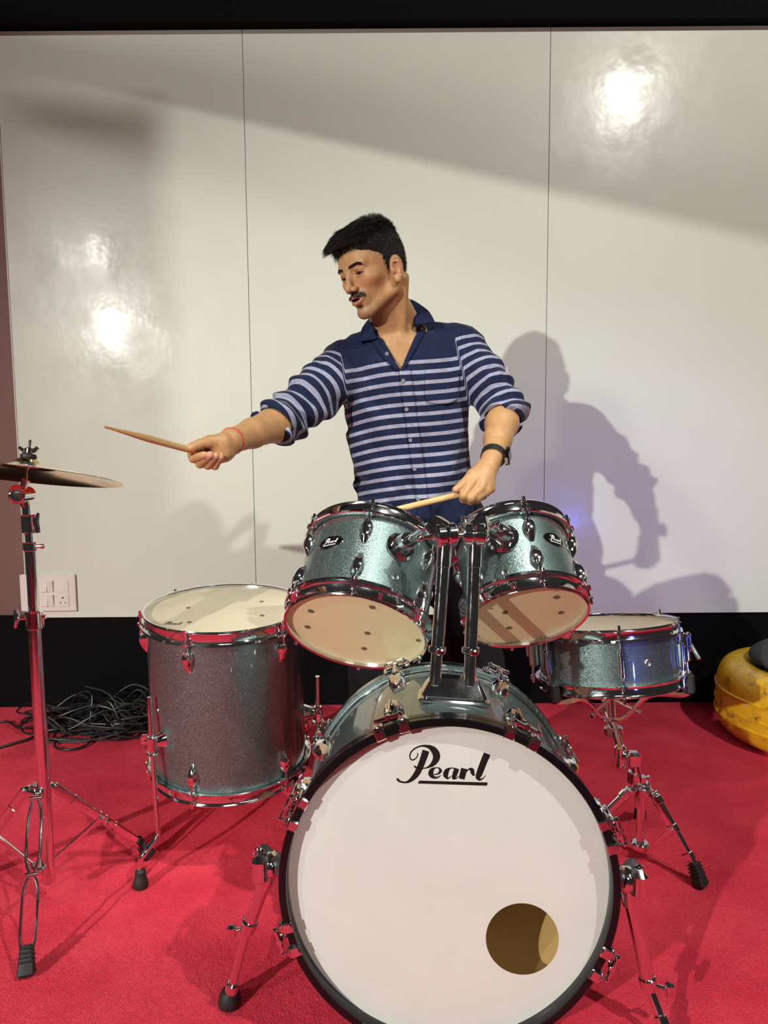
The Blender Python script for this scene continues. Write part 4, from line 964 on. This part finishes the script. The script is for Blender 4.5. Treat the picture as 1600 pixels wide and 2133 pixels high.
cl = np.stack([sines((p[:, 0], p[:, 1]*.4, p[:, 2]), 110, 20+i) for i in range(3)], 1)
d = nn*.40+np.array([-.30, -.85, .05])*(.35+.65*front)+crown*(nn*1.1+np.array([0, .35, .3]))+cl*.50+rs.randn(len(p), 3)*.10
d /= np.linalg.norm(d, axis=1)[:, None]; ln = .011+.010*front[:, 0]+.007*crown[:, 0]+rs.rand(len(p))*.008
bd_ = np.tile([-.05, -.15, -.42], (len(p), 1))*(1-crown)+cl*.10
V1, F1 = strands(p-nn*.003, d, ln, np.full(len(p), .00055), bd_)
side = (pc[:, 2] <= .076) & (pc[:, 2] > -.07); it = rs.choice(np.where(side)[0], 10000); p = pc[it]; nn = nv[it]
d = nn*.5+np.array([0, .35, -.9])+rs.randn(len(p), 3)*.22; d /= np.linalg.norm(d, axis=1)[:, None]
V2, F2 = strands(p-nn*.002, d, .006+.008*rs.rand(len(p)), np.full(len(p), .0004), -nn*.25, 3, 2)
# front fringe hanging over the forehead
n_f = 700; p = np.column_stack([rs.uniform(-.050, .045, n_f), -.066-.010*rs.rand(n_f), .060+.016*rs.rand(n_f)]); p[:, 1] += (p[:, 0]/.06)**2*.028
d = np.tile([-.45, -.62, -.25], (n_f, 1))+rs.randn(n_f, 3)*.18; d /= np.linalg.norm(d, axis=1)[:, None]
V3, F3 = strands(p, d, .007+.008*rs.rand(n_f)+.014*rs.rand(n_f)*(p[:, 0] < -.02), np.full(n_f, .0006), np.tile([-.1, .05, -.55], (n_f, 1)), 5, 3)
VV = np.concatenate([V1, V2, V3])@HR.T+HC; FF = np.concatenate([F1, F2+len(V1), F3+len(V1)+len(V2)])
o = put('hair_strands', npmesh('hair_strands', VV, FF, HAIRM, PO), T(*PO), hair); o['kind'] = 'stuff'
# moustache and eyebrows as short hairs rooted on the skin
ph = tohead(Vh)
def onface(mask, n, d, ln, w, jit, seed):
    r = np.random.RandomState(seed); ids = np.where(mask)[0]; it = r.choice(ids, n); p = ph[it]; sx = np.sign(p[:, :1])
    dd = np.array(d)[None]*np.concatenate([sx, np.ones((n, 2))], 1)+r.randn(n, 3)*jit; dd /= np.linalg.norm(dd, axis=1)[:, None]
    return strands(p, dd, ln*(.6+.6*r.rand(n)), np.full(n, w), np.tile([0, .1, -.2], (n, 1)), 3, seed)
x, y, z = ph.T; ax = np.abs(x)
mm = (ax < .029) & (np.abs(z+.0460+.22*ax) < .0052) & (y < -.078)
V1, F1 = onface(mm, 900, (.75, -.35, -.75), .0045, .00030, .18, 5)
bm = (ax > .012) & (ax < .047) & (np.abs(z-.0165-(ax-.014)*.16+np.maximum(0, ax-.036)*.6) < .0034) & (y < -.05)
V2, F2 = onface(bm, 900, (.9, -.25, .25), .0045, .00026, .12, 6)
put('moustache', npmesh('moustache', V1@HR.T+HC, F1, HAIRM, PO), T(*PO), person)['kind'] = 'stuff'
put('eyebrows', npmesh('eyebrows', V2@HR.T+HC, F2, HAIRM, PO), T(*PO), person)['kind'] = 'stuff'

# --- shirt
TU = nrm(at(833, 760, 2.0)-at(872, 1040, 2.0)); TX = nrm(np.array([1, 0, 0])-TU[0]*TU); TY = np.cross(TU, TX)
TC = at(838, 800, 2.0); TM = np.eye(4); TM[:3, 0] = TX; TM[:3, 1] = TY; TM[:3, 2] = TU; TM[:3, 3] = TC
cuR = at(566, 886, 1.765); cuL = at(1044, 876, 1.868)
Fs = Field(at(530, 620, 2.0)*(1, 0, 0)+(0, 1.66, .79), at(1090, 620, 2.0)*(1, 0, 0)+(0, 2.20, 1.44), .0027)
Xg, Yg_, Zg = Fs.grid()
d_ = [Xg-TC[0], Yg_-TC[1], Zg-TC[2]]
tx = d_[0]*TX[0]+d_[1]*TX[1]+d_[2]*TX[2]; ty = d_[0]*TY[0]+d_[1]*TY[1]+d_[2]*TY[2]; tz = d_[0]*TU[0]+d_[1]*TU[1]+d_[2]*TU[2]
zk = [-.45, -.36, -.28, -.20, -.10, .0, .05, .10, .15, .20]
aw = np.interp(tz, zk, [.180, .166, .160, .163, .170, .177, .172, .150, .105, .06]); bw = np.interp(tz, zk, [.122, .117, .113, .112, .118, .122, .118, .100, .080, .055])
k0 = np.sqrt((tx/aw)**2+(ty/bw)**2)+1e-5; k1_ = np.sqrt((tx/aw**2)**2+(ty/bw**2)**2)+1e-5
dt = k0*(k0-1)/k1_; dt = np.maximum(dt, tz-.115)
Fs.D = np.minimum(Fs.D, dt.astype(np.float32))
Fs.cone(neckb+(.042, .012, -.016), shL+(.0, .0, .000), .044, .056, .045, **kw); Fs.cone(neckb+(-.040, .012, -.036), shR+(.0, .0, .002), .046, .054, .045, **kw)
Fs.chain([shL+(.0, 0, -.015), elL*.45+shL*.55, elL+(0, .005, .0)], [.064, .062, .058], .03, **kw); Fs.cone(elL+(0, .005, .01), cuL, .056, .051, .012, **kw)
Fs.chain([shR+(-.0, 0, -.012), elR*.45+shR*.55, elR+(0, .01, .005)], [.064, .064, .062], .03, **kw); Fs.cone(elR+(0, .01, .005), cuR, .060, .050, .012, **kw)
# rolled cuffs, cut square
for cu_, el_, r_ in ((cuL, elL, .050), (cuR, elR, .050)):
    ax_ = nrm(cu_-el_ if cu_ is cuR else wrL-elL); Fs.cone(cu_-ax_*.030, cu_-ax_*.004, r_+.0035, r_+.003, .003, **kw)
def plane_cut(c, n, reach):
    c = np.array(c); n = nrm(n); q = Fs.block(c-reach, c+reach); sl, X, Y, Z = q
    d = (X-c[0])*n[0]+(Y-c[1])*n[1]+(Z-c[2])*n[2]; Fs.D[sl] = np.maximum(Fs.D[sl], d.astype(np.float32))
aR = nrm(wrR-elR); aL = nrm(wrL-elL)
plane_cut(cuR+aR*.006, aR+np.array([.0, 0, -.12]), .075); plane_cut(cuL+aL*.004, aL+(.05, 0, 0), .075)
Fs.cone(cuR-aR*.03, cuR+aR*.05, .0405, .0435, .004, 'sub', **kw); Fs.cone(cuL-aL*.025, cuL+aL*.05, .0405, .0435, .004, 'sub', **kw)
# arm and body folds
sL = ((Xg-elL[0])*(shL-elL)[0]+(Yg_-elL[1])*(shL-elL)[1]+(Zg-elL[2])*(shL-elL)[2])/np.linalg.norm(shL-elL)
sR = ((Xg-elR[0])*(shR-elR)[0]+(Yg_-elR[1])*(shR-elR)[1]+(Zg-elR[2])*(shR-elR)[2])/np.linalg.norm(shR-elR)
arm = np.clip(np.maximum((Xg-.245)/.03, (-.145-Xg)/.03), 0, 1)
n1_ = sines((Xg, Yg_, Zg), 16, 31); n2_ = sines((Xg, Yg_, Zg), 34, 32)
s_ = np.where(Xg > .05, sL, sR)
fold = arm*(.0062*np.sin(s_*105+n1_*3.2+Zg*22)*np.exp(-np.clip(s_-.02, 0, 1)*9)+.003*np.sin(s_*55+n2_*2.5))
diag = np.sin((tx*1.0+tz*.55)*58+n1_*2.4); dia2 = np.sin((tx*1.0-tz*.7)*46+n2_*1.8)
fold = fold*1.15+(1-arm)*(.0060*diag*sstep(-.05, .13, -tx+tz*.2)+.0068*dia2*sstep(-.1, -.32, tz)+.0066*n1_+.0048*n2_+.0045*np.sin(tz*62+n1_*2.5+tx*8)*sstep(-.22, -.30, tz)*sstep(.02, -.10, tx))
Fs.D += fold.astype(np.float32)
# V opening, neck hole
va, vb, vc = at(786, 694, 1.99), at(876, 662, 1.99), at(834, 768, 1.99)
def tri_cut(pts, y0):
    # prism through y with straight sides, opened towards the camera
    d = None; c = np.mean(pts, 0)
    for i in range(3):
        a, b = pts[i], pts[(i+1) % 3]; e = nrm(b-a); n = nrm(np.cross(e, (0, 1, 0))); 
        if np.dot(n, c-a) > 0: n = -n
        q = (Xg-a[0])*n[0]+(Zg-a[2])*n[2]; d = q if d is None else np.maximum(d, q)
    d = np.maximum(d, Yg_-y0); kk = .004; D = Fs.D; hh = np.clip(.5-.5*(D+d)/kk, 0, 1)
    Fs.D = (D+(-d-D)*hh+kk*hh*(1-hh)).astype(np.float32)
tri_cut([at(776, 668, 1.91), at(884, 655, 1.91), at(834, 772, 1.91)], 2.00)
tri_cut([at(776, 640, 1.93), at(880, 620, 1.93), at(830, 742, 1.93)], 2.03)
Fs.cone(neckb+(-.004, .004, -.03), h2w((0, .03, -.06)), .062, .068, .004, 'sub', **kw)
Fs.D = np.maximum(Fs.D, (-.450-tz).astype(np.float32))
Vs, Fsf = Fs.mesh()
# the right hand pushes nothing: chest skin must stay under the cloth except in the opening
def stripe_attr(V):
    q = V-TC; tz = q@TU; tx = q@TX; ty = q@TY
    # torso rows
    # arms: distance along the sleeve
    def seg(a, b):
        ba = b-a; t = np.clip(((V-a)@ba)/(ba@ba), 0, 1); return np.linalg.norm(V-a-t[:, None]*ba, axis=1), ((V-a)@ba)/np.linalg.norm(ba)
    dL, lL = seg(shL+(.012, 0, -.01), cuL); dR, lR = seg(shR+(-.012, 0, -.01), cuR)
    torso = np.maximum(np.abs(tx)-.150, 0)
    isL = sstep(-.004, .004, (tx-.158+.10*(tz+.0))); isR = sstep(-.004, .004, (-tx-.150+.03*tz)) 
    isL = np.where((dL < .09) & (tz > -.20), isL, 0); isR = np.where(dR < .095, isR, 0)
    coord = tz+.006*np.sin(tx*14)+.38*np.minimum(tx, 0)**2
    coord = coord*(1-isL)*(1-isR)+isL*(.030-(lL*1.0-.030))+isR*(.030-(lR-.045))
    arm = np.maximum(isL, isR)
    return coord, arm
co_, ar_ = stripe_attr(Vs)
SHIRT = mat('navy_striped_cotton', (.02, .03, .12), .85, spec=.2)
BS(SHIRT).inputs['Sheen Weight'].default_value = .08
at1 = N(SHIRT, 'ShaderNodeAttribute', attribute_name='row'); per = .0268
m1 = N(SHIRT, 'ShaderNodeMath', operation='SUBTRACT'); m1.inputs[1].default_value = .0405; L(SHIRT, at1.outputs['Fac'], m1.inputs[0])
m2 = N(SHIRT, 'ShaderNodeMath', operation='DIVIDE'); m2.inputs[1].default_value = per; L(SHIRT, m1.outputs[0], m2.inputs[0])
m3 = N(SHIRT, 'ShaderNodeMath', operation='FRACT'); L(SHIRT, m2.outputs[0], m3.inputs[0])
m4 = N(SHIRT, 'ShaderNodeMath', operation='LESS_THAN'); m4.inputs[1].default_value = .36; L(SHIRT, m3.outputs[0], m4.inputs[0])
m5 = N(SHIRT, 'ShaderNodeMath', operation='LESS_THAN'); m5.inputs[1].default_value = .012; L(SHIRT, m1.outputs[0], m5.inputs[0])
m6 = N(SHIRT, 'ShaderNodeMath', operation='GREATER_THAN'); m6.inputs[1].default_value = -.352; L(SHIRT, m1.outputs[0], m6.inputs[0])
m7 = N(SHIRT, 'ShaderNodeMath', operation='MULTIPLY'); L(SHIRT, m4.outputs[0], m7.inputs[0]); L(SHIRT, m5.outputs[0], m7.inputs[1])
m8 = N(SHIRT, 'ShaderNodeMath', operation='MULTIPLY'); L(SHIRT, m7.outputs[0], m8.inputs[0]); L(SHIRT, m6.outputs[0], m8.inputs[1])
nz = noise(SHIRT, 130, 4); r1 = ramp(SHIRT, nz.outputs[0], [(.3, (.006, .010, .036)), (.7, (.010, .017, .058))]); r2 = ramp(SHIRT, nz.outputs[0], [(.3, (.25, .26, .37)), (.7, (.34, .35, .47))])
mr = N(SHIRT, 'ShaderNodeMixRGB'); L(SHIRT, m8.outputs[0], mr.inputs[0]); L(SHIRT, r1.outputs[0], mr.inputs[1]); L(SHIRT, r2.outputs[0], mr.inputs[2]); L(SHIRT, mr.outputs[0], BS(SHIRT).inputs['Base Color'])
nw = noise(SHIRT, 45, 5); bump(SHIRT, nw.outputs[0], .35, .004)
shirt = put('shirt', npmesh('shirt', Vs, Fsf, SHIRT, PO, attrs={'row': co_}), T(*PO), person)
# helpers on the shirt's front surface
def projv(V):
    q = V-CC; zc = q@Fw; return 800+FPX*(q@Rt)/zc, 1066.5-FPX*(q@Up)/zc, zc
sx_, sy_, sz_ = projv(Vs)
def surf(px, py, off=0.):
    m = np.where((abs(sx_-px) < 3) & (abs(sy_-py) < 3))[0]
    if len(m) == 0: m = np.argsort((sx_-px)**2+(sy_-py)**2)[:8]
    Y = Vs[m[sz_[m].argmin()], 1]; return at(px, py, Y-off)
NAVY = mat('navy_cotton', (.016, .027, .11), .85, spec=.2); nz = noise(NAVY, 130, 4); r1 = ramp(NAVY, nz.outputs[0], [(.3, (.006, .010, .036)), (.7, (.010, .017, .060))]); L(NAVY, r1.outputs[0], BS(NAVY).inputs['Base Color']); nw = noise(NAVY, 60, 4); bump(NAVY, nw.outputs[0], .3, .003)
def patch(name, rows, mt, th=.0022, sub=3, striped=False, par=None):
    """thick cloth sheet through a grid of 3D points"""
    G = np.array(rows, float); G = np.stack([catmull(r, sub) for r in G]); G = np.stack([catmull(G[:, j], sub) for j in range(G.shape[1])], 1)
    a, b = G.shape[:2]; du = np.gradient(G, axis=0); dv = np.gradient(G, axis=1); n = np.cross(du, dv); n /= np.linalg.norm(n, axis=2)[..., None]+1e-9
    V = np.concatenate([(G+n*th/2).reshape(-1, 3), (G-n*th/2).reshape(-1, 3)]); K = a*b; F = []
    for i in range(a-1):
        for j in range(b-1): q = (i*b+j, i*b+j+1, (i+1)*b+j+1, (i+1)*b+j); F.append(q); F.append(tuple(x+K for x in q[::-1]))
    E_ = [(i, 0) for i in range(a)]+[(a-1, j) for j in range(1, b)]+[(i, b-1) for i in range(a-2, -1, -1)]+[(0, j) for j in range(b-2, 0, -1)]
    for q in range(len(E_)):
        (i, j), (k, l) = E_[q], E_[(q+1) % len(E_)]; F.append((i*b+j, k*b+l, k*b+l+K, i*b+j+K))
    at_ = {'row': stripe_attr(V)[0]} if striped else None
    return put(name, npmesh(name, V, np.array(F), mt, PO, attrs=at_), T(*PO), par or shirt)
# collar: two leaves and the band behind the neck
A = lambda x, y, Y: at(x, y, Y)
patch('collar', [[A(848, 623, 2.035), A(856, 640, 1.975), A(862, 660, 1.935), A(866, 678, 1.910)],
                 [A(860, 626, 2.045), A(872, 640, 1.985), A(880, 656, 1.938), A(884, 674, 1.905)],
                 [A(872, 633, 2.050), A(890, 646, 1.990), A(899, 658, 1.942), A(906, 671, 1.905)]], NAVY, .0028)
patch('collar', [[A(781, 655, 1.985), A(775, 668, 1.930), A(779, 688, 1.905), A(787, 706, 1.896)],
                 [A(777, 657, 1.990), A(765, 676, 1.930), A(765, 694, 1.902), A(769, 709, 1.893)],
                 [A(772, 660, 1.995), A(756, 682, 1.935), A(750, 698, 1.905), A(745, 712, 1.896)]], NAVY, .0028)
bnd = []
for (x_, y_, Y_) in ((786, 694, 1.915), (776, 672, 1.950), (782, 654, 2.010), (812, 634, 2.060), (842, 626, 2.050), (858, 650, 1.985), (868, 680, 1.925)): bnd.append([A(x_, y_-12, Y_), A(x_, y_+24, Y_)])
patch('collar_band', bnd, NAVY, .0025)
# open front edges turned back along the V
patch('front_facing', [[surf(874, 684, .004), surf(862, 712, .003), surf(849, 740, .003), surf(836, 768, .004)], [surf(886, 690, .004), surf(872, 716, .004), surf(857, 744, .004), surf(840, 773, .004)]], NAVY, .0025)
patch('front_facing', [[surf(786, 704, .003), surf(802, 728, .003), surf(818, 748, .003), surf(833, 768, .004)], [surf(776, 710, .004), surf(792, 736, .004), surf(810, 757, .004), surf(829, 774, .003)]], NAVY, .0025)
# button placket
cl_ = [(834, 768), (838, 800), (845, 850), (852, 900), (858, 945), (864, 985), (868, 1020), (872, 1050), (876, 1085)]
patch('placket', [[surf(x_-3, y_, .0035), surf(x_+9, y_, .0045), surf(x_+21, y_, .0035)] for x_, y_ in cl_], SHIRT, .0022, striped=True)
# chest pocket
pk = [[(887, 770), (912, 767), (937, 765), (958, 764)], [(886, 795), (911, 793), (936, 791), (957, 789)], [(886, 820), (911, 820), (935, 818), (956, 814)], [(889, 836), (908, 842), (934, 842), (955, 832)]]
patch('pocket', [[surf(x_, y_, .0030) for x_, y_ in r] for r in pk], SHIRT, .0018, striped=True)
BTN = mat('grey_button', (.20, .20, .22), .3, 0, .4)
for (x_, y_) in ((806, 737), (840, 793), (847, 853), (855, 917), (864, 977), (871, 1040)):
    p = surf(x_, y_, .0065); n = nrm(np.array([0, -1, .08])); part('button', MB().lathe([(.0001, .0006), (.0024, .0006), (.0030, .0016), (.0046, .0016), (.0052, .0006), (.005, -.001), (.0001, -.001)], 22, zframe(p, n)), BTN, shirt)
# --- trousers and shoes
TRS = mat('black_trousers', (.010, .010, .013), .85, spec=.2)
Ft = Field(np.array([-.24, 1.82, .02]), np.array([.50, 2.25, 1.02]), .006)
Ft.chain([pel+(0, 0, .02), pel+(0, 0, -.06)], [.128, .130], .03, **kw)
for a, b, c in ((hipL, knL, ftL), (hipR, knR, ftR)): Ft.chain([a, b, c-(0, 0, .03)], [.098, .074, .062], .03, **kw)
Xg, Yg_, Zg = Ft.grid(); Ft.D += (.004*sines((Xg, Yg_, Zg*1.6), 24, 41)).astype(np.float32); Ft.D = np.maximum(Ft.D, .05-Zg-0*Xg-0*Yg_)
Vt, Ftf = Ft.mesh(); put('trousers', npmesh('trousers', Vt, Ftf, TRS, PO), T(*PO), person)
for f_ in (ftL, ftR):
    Fo = Field(np.array([f_[0]-.07, f_[1]-.22, -.01]), np.array([f_[0]+.07, f_[1]+.10, .13]), .005)
    Fo.cone((f_[0], f_[1]+.02, .045), (f_[0], f_[1]-.13, .036), .044, .040, .02, sq=((1, 0, 0), .95)); Fo.cone((f_[0], f_[1]+.01, .05), (f_[0], f_[1]+.005, .09), .044, .042, .02)
    X3, Y3, Z3 = Fo.grid(); Fo.D = np.maximum(Fo.D, (.002-Z3-0*X3-0*Y3)); V_, F_ = Fo.mesh(); put('shoe', npmesh('shoe', V_, F_, BLACKMATTE, PO), T(*PO), person)
# --- watch and thread
wa = nrm(wrL-elL); wc = wrL+wa*.004; Q = zframe(wc, wa, (0, 1, 0))
wt = part('watch', MB().lathe([(.0285, -.010), (.0300, -.0095), (.0300, .0095), (.0285, .010)], 40, Q@np.diag([1.0, 1.0, 1, 1]), closed=True), mat('black_watch_strap', (.012, .012, .012), .5), person)
od = nrm(np.array([1, -.55, -.1])-wa*np.dot(wa, [1, -.55, -.1])); Q = zframe(wc+od*.0335, od, wa)
part('watch_case', MB().box((0, 0, 0), (.034, .038, .009), Q, b=.004), BLACKGLOSS, wt); part('watch_trim', MB().box((0, .0205, .001), (.018, .003, .008), Q, b=.001), CHROME, wt); part('watch_face', MB().box((0, 0, .0055), (.032, .036, .003), Q, b=.0014), BLACKGLOSS, wt)
RED = mat('red_thread', (.62, .02, .02), .7)
ta = nrm(wrR-elR); Q = zframe(wrR-ta*.004, ta, (0, 1, 0)); P = []
for i in range(90):
    a = i/90*2*math.pi; P.append((Q@np.array([.0275*math.cos(a), .0275*math.sin(a), .002*math.sin(a*2), 1]))[:3])
mb = MB()
for ph_ in (0, math.pi):
    PP = []
    for i in range(120):
        a = i/120*2*math.pi; r_ = .0288+.0010*math.cos(a*22+ph_); PP.append((Q@np.array([r_*math.cos(a), r_*math.sin(a), .0009*math.sin(a*22+ph_)+.003*math.sin(a), 1]))[:3])
    mb.tube(PP, .0015, 6, True)
part('wrist_thread', mb, RED, person)
# --- sticks
WOOD = mat('hickory', (.72, .47, .20), .45, 0, .15); nz = noise(WOOD, 60, 4, stretch=(1, 1, .08)); r1 = ramp(WOOD, nz.outputs[0], [(.3, (.60, .36, .13)), (.7, (.80, .55, .26))]); L(WOOD, r1.outputs[0], BS(WOOD).inputs['Base Color'])
def stick(tip, grip, label, ln=.395):
    tip, grip = np.array(tip), np.array(grip); Q = zframe(tip, grip-tip); Q2 = Q.copy()
    pr = [(.0001, 0), (.0018, .0008), (.0026, .004), (.0027, .008), (.0022, .012), (.0026, .02), (.0040, .045), (.0058, .075), (.0070, .10), (.0072, .12), (.0072, ln-.004), (.0060, ln-.001), (.0001, ln)]
    me = MB().lathe(pr, 24).mesh('drumstick', WOOD, ang=50); return tag(put('drumstick', me, Q), label, 'drumstick')
stick(st_tip, st_in, 'pale wooden drumstick held out towards the cymbal in the outstretched hand', np.linalg.norm(st_in-st_tip)+.075)
gpt = g(972, 1026, 1.632); aim = at(845, 1057, 1.690); dd_ = nrm(aim-gpt)
stick(gpt+dd_*.372, gpt, 'pale wooden drumstick held low over the wider rack tom, by the wristwatch hand')
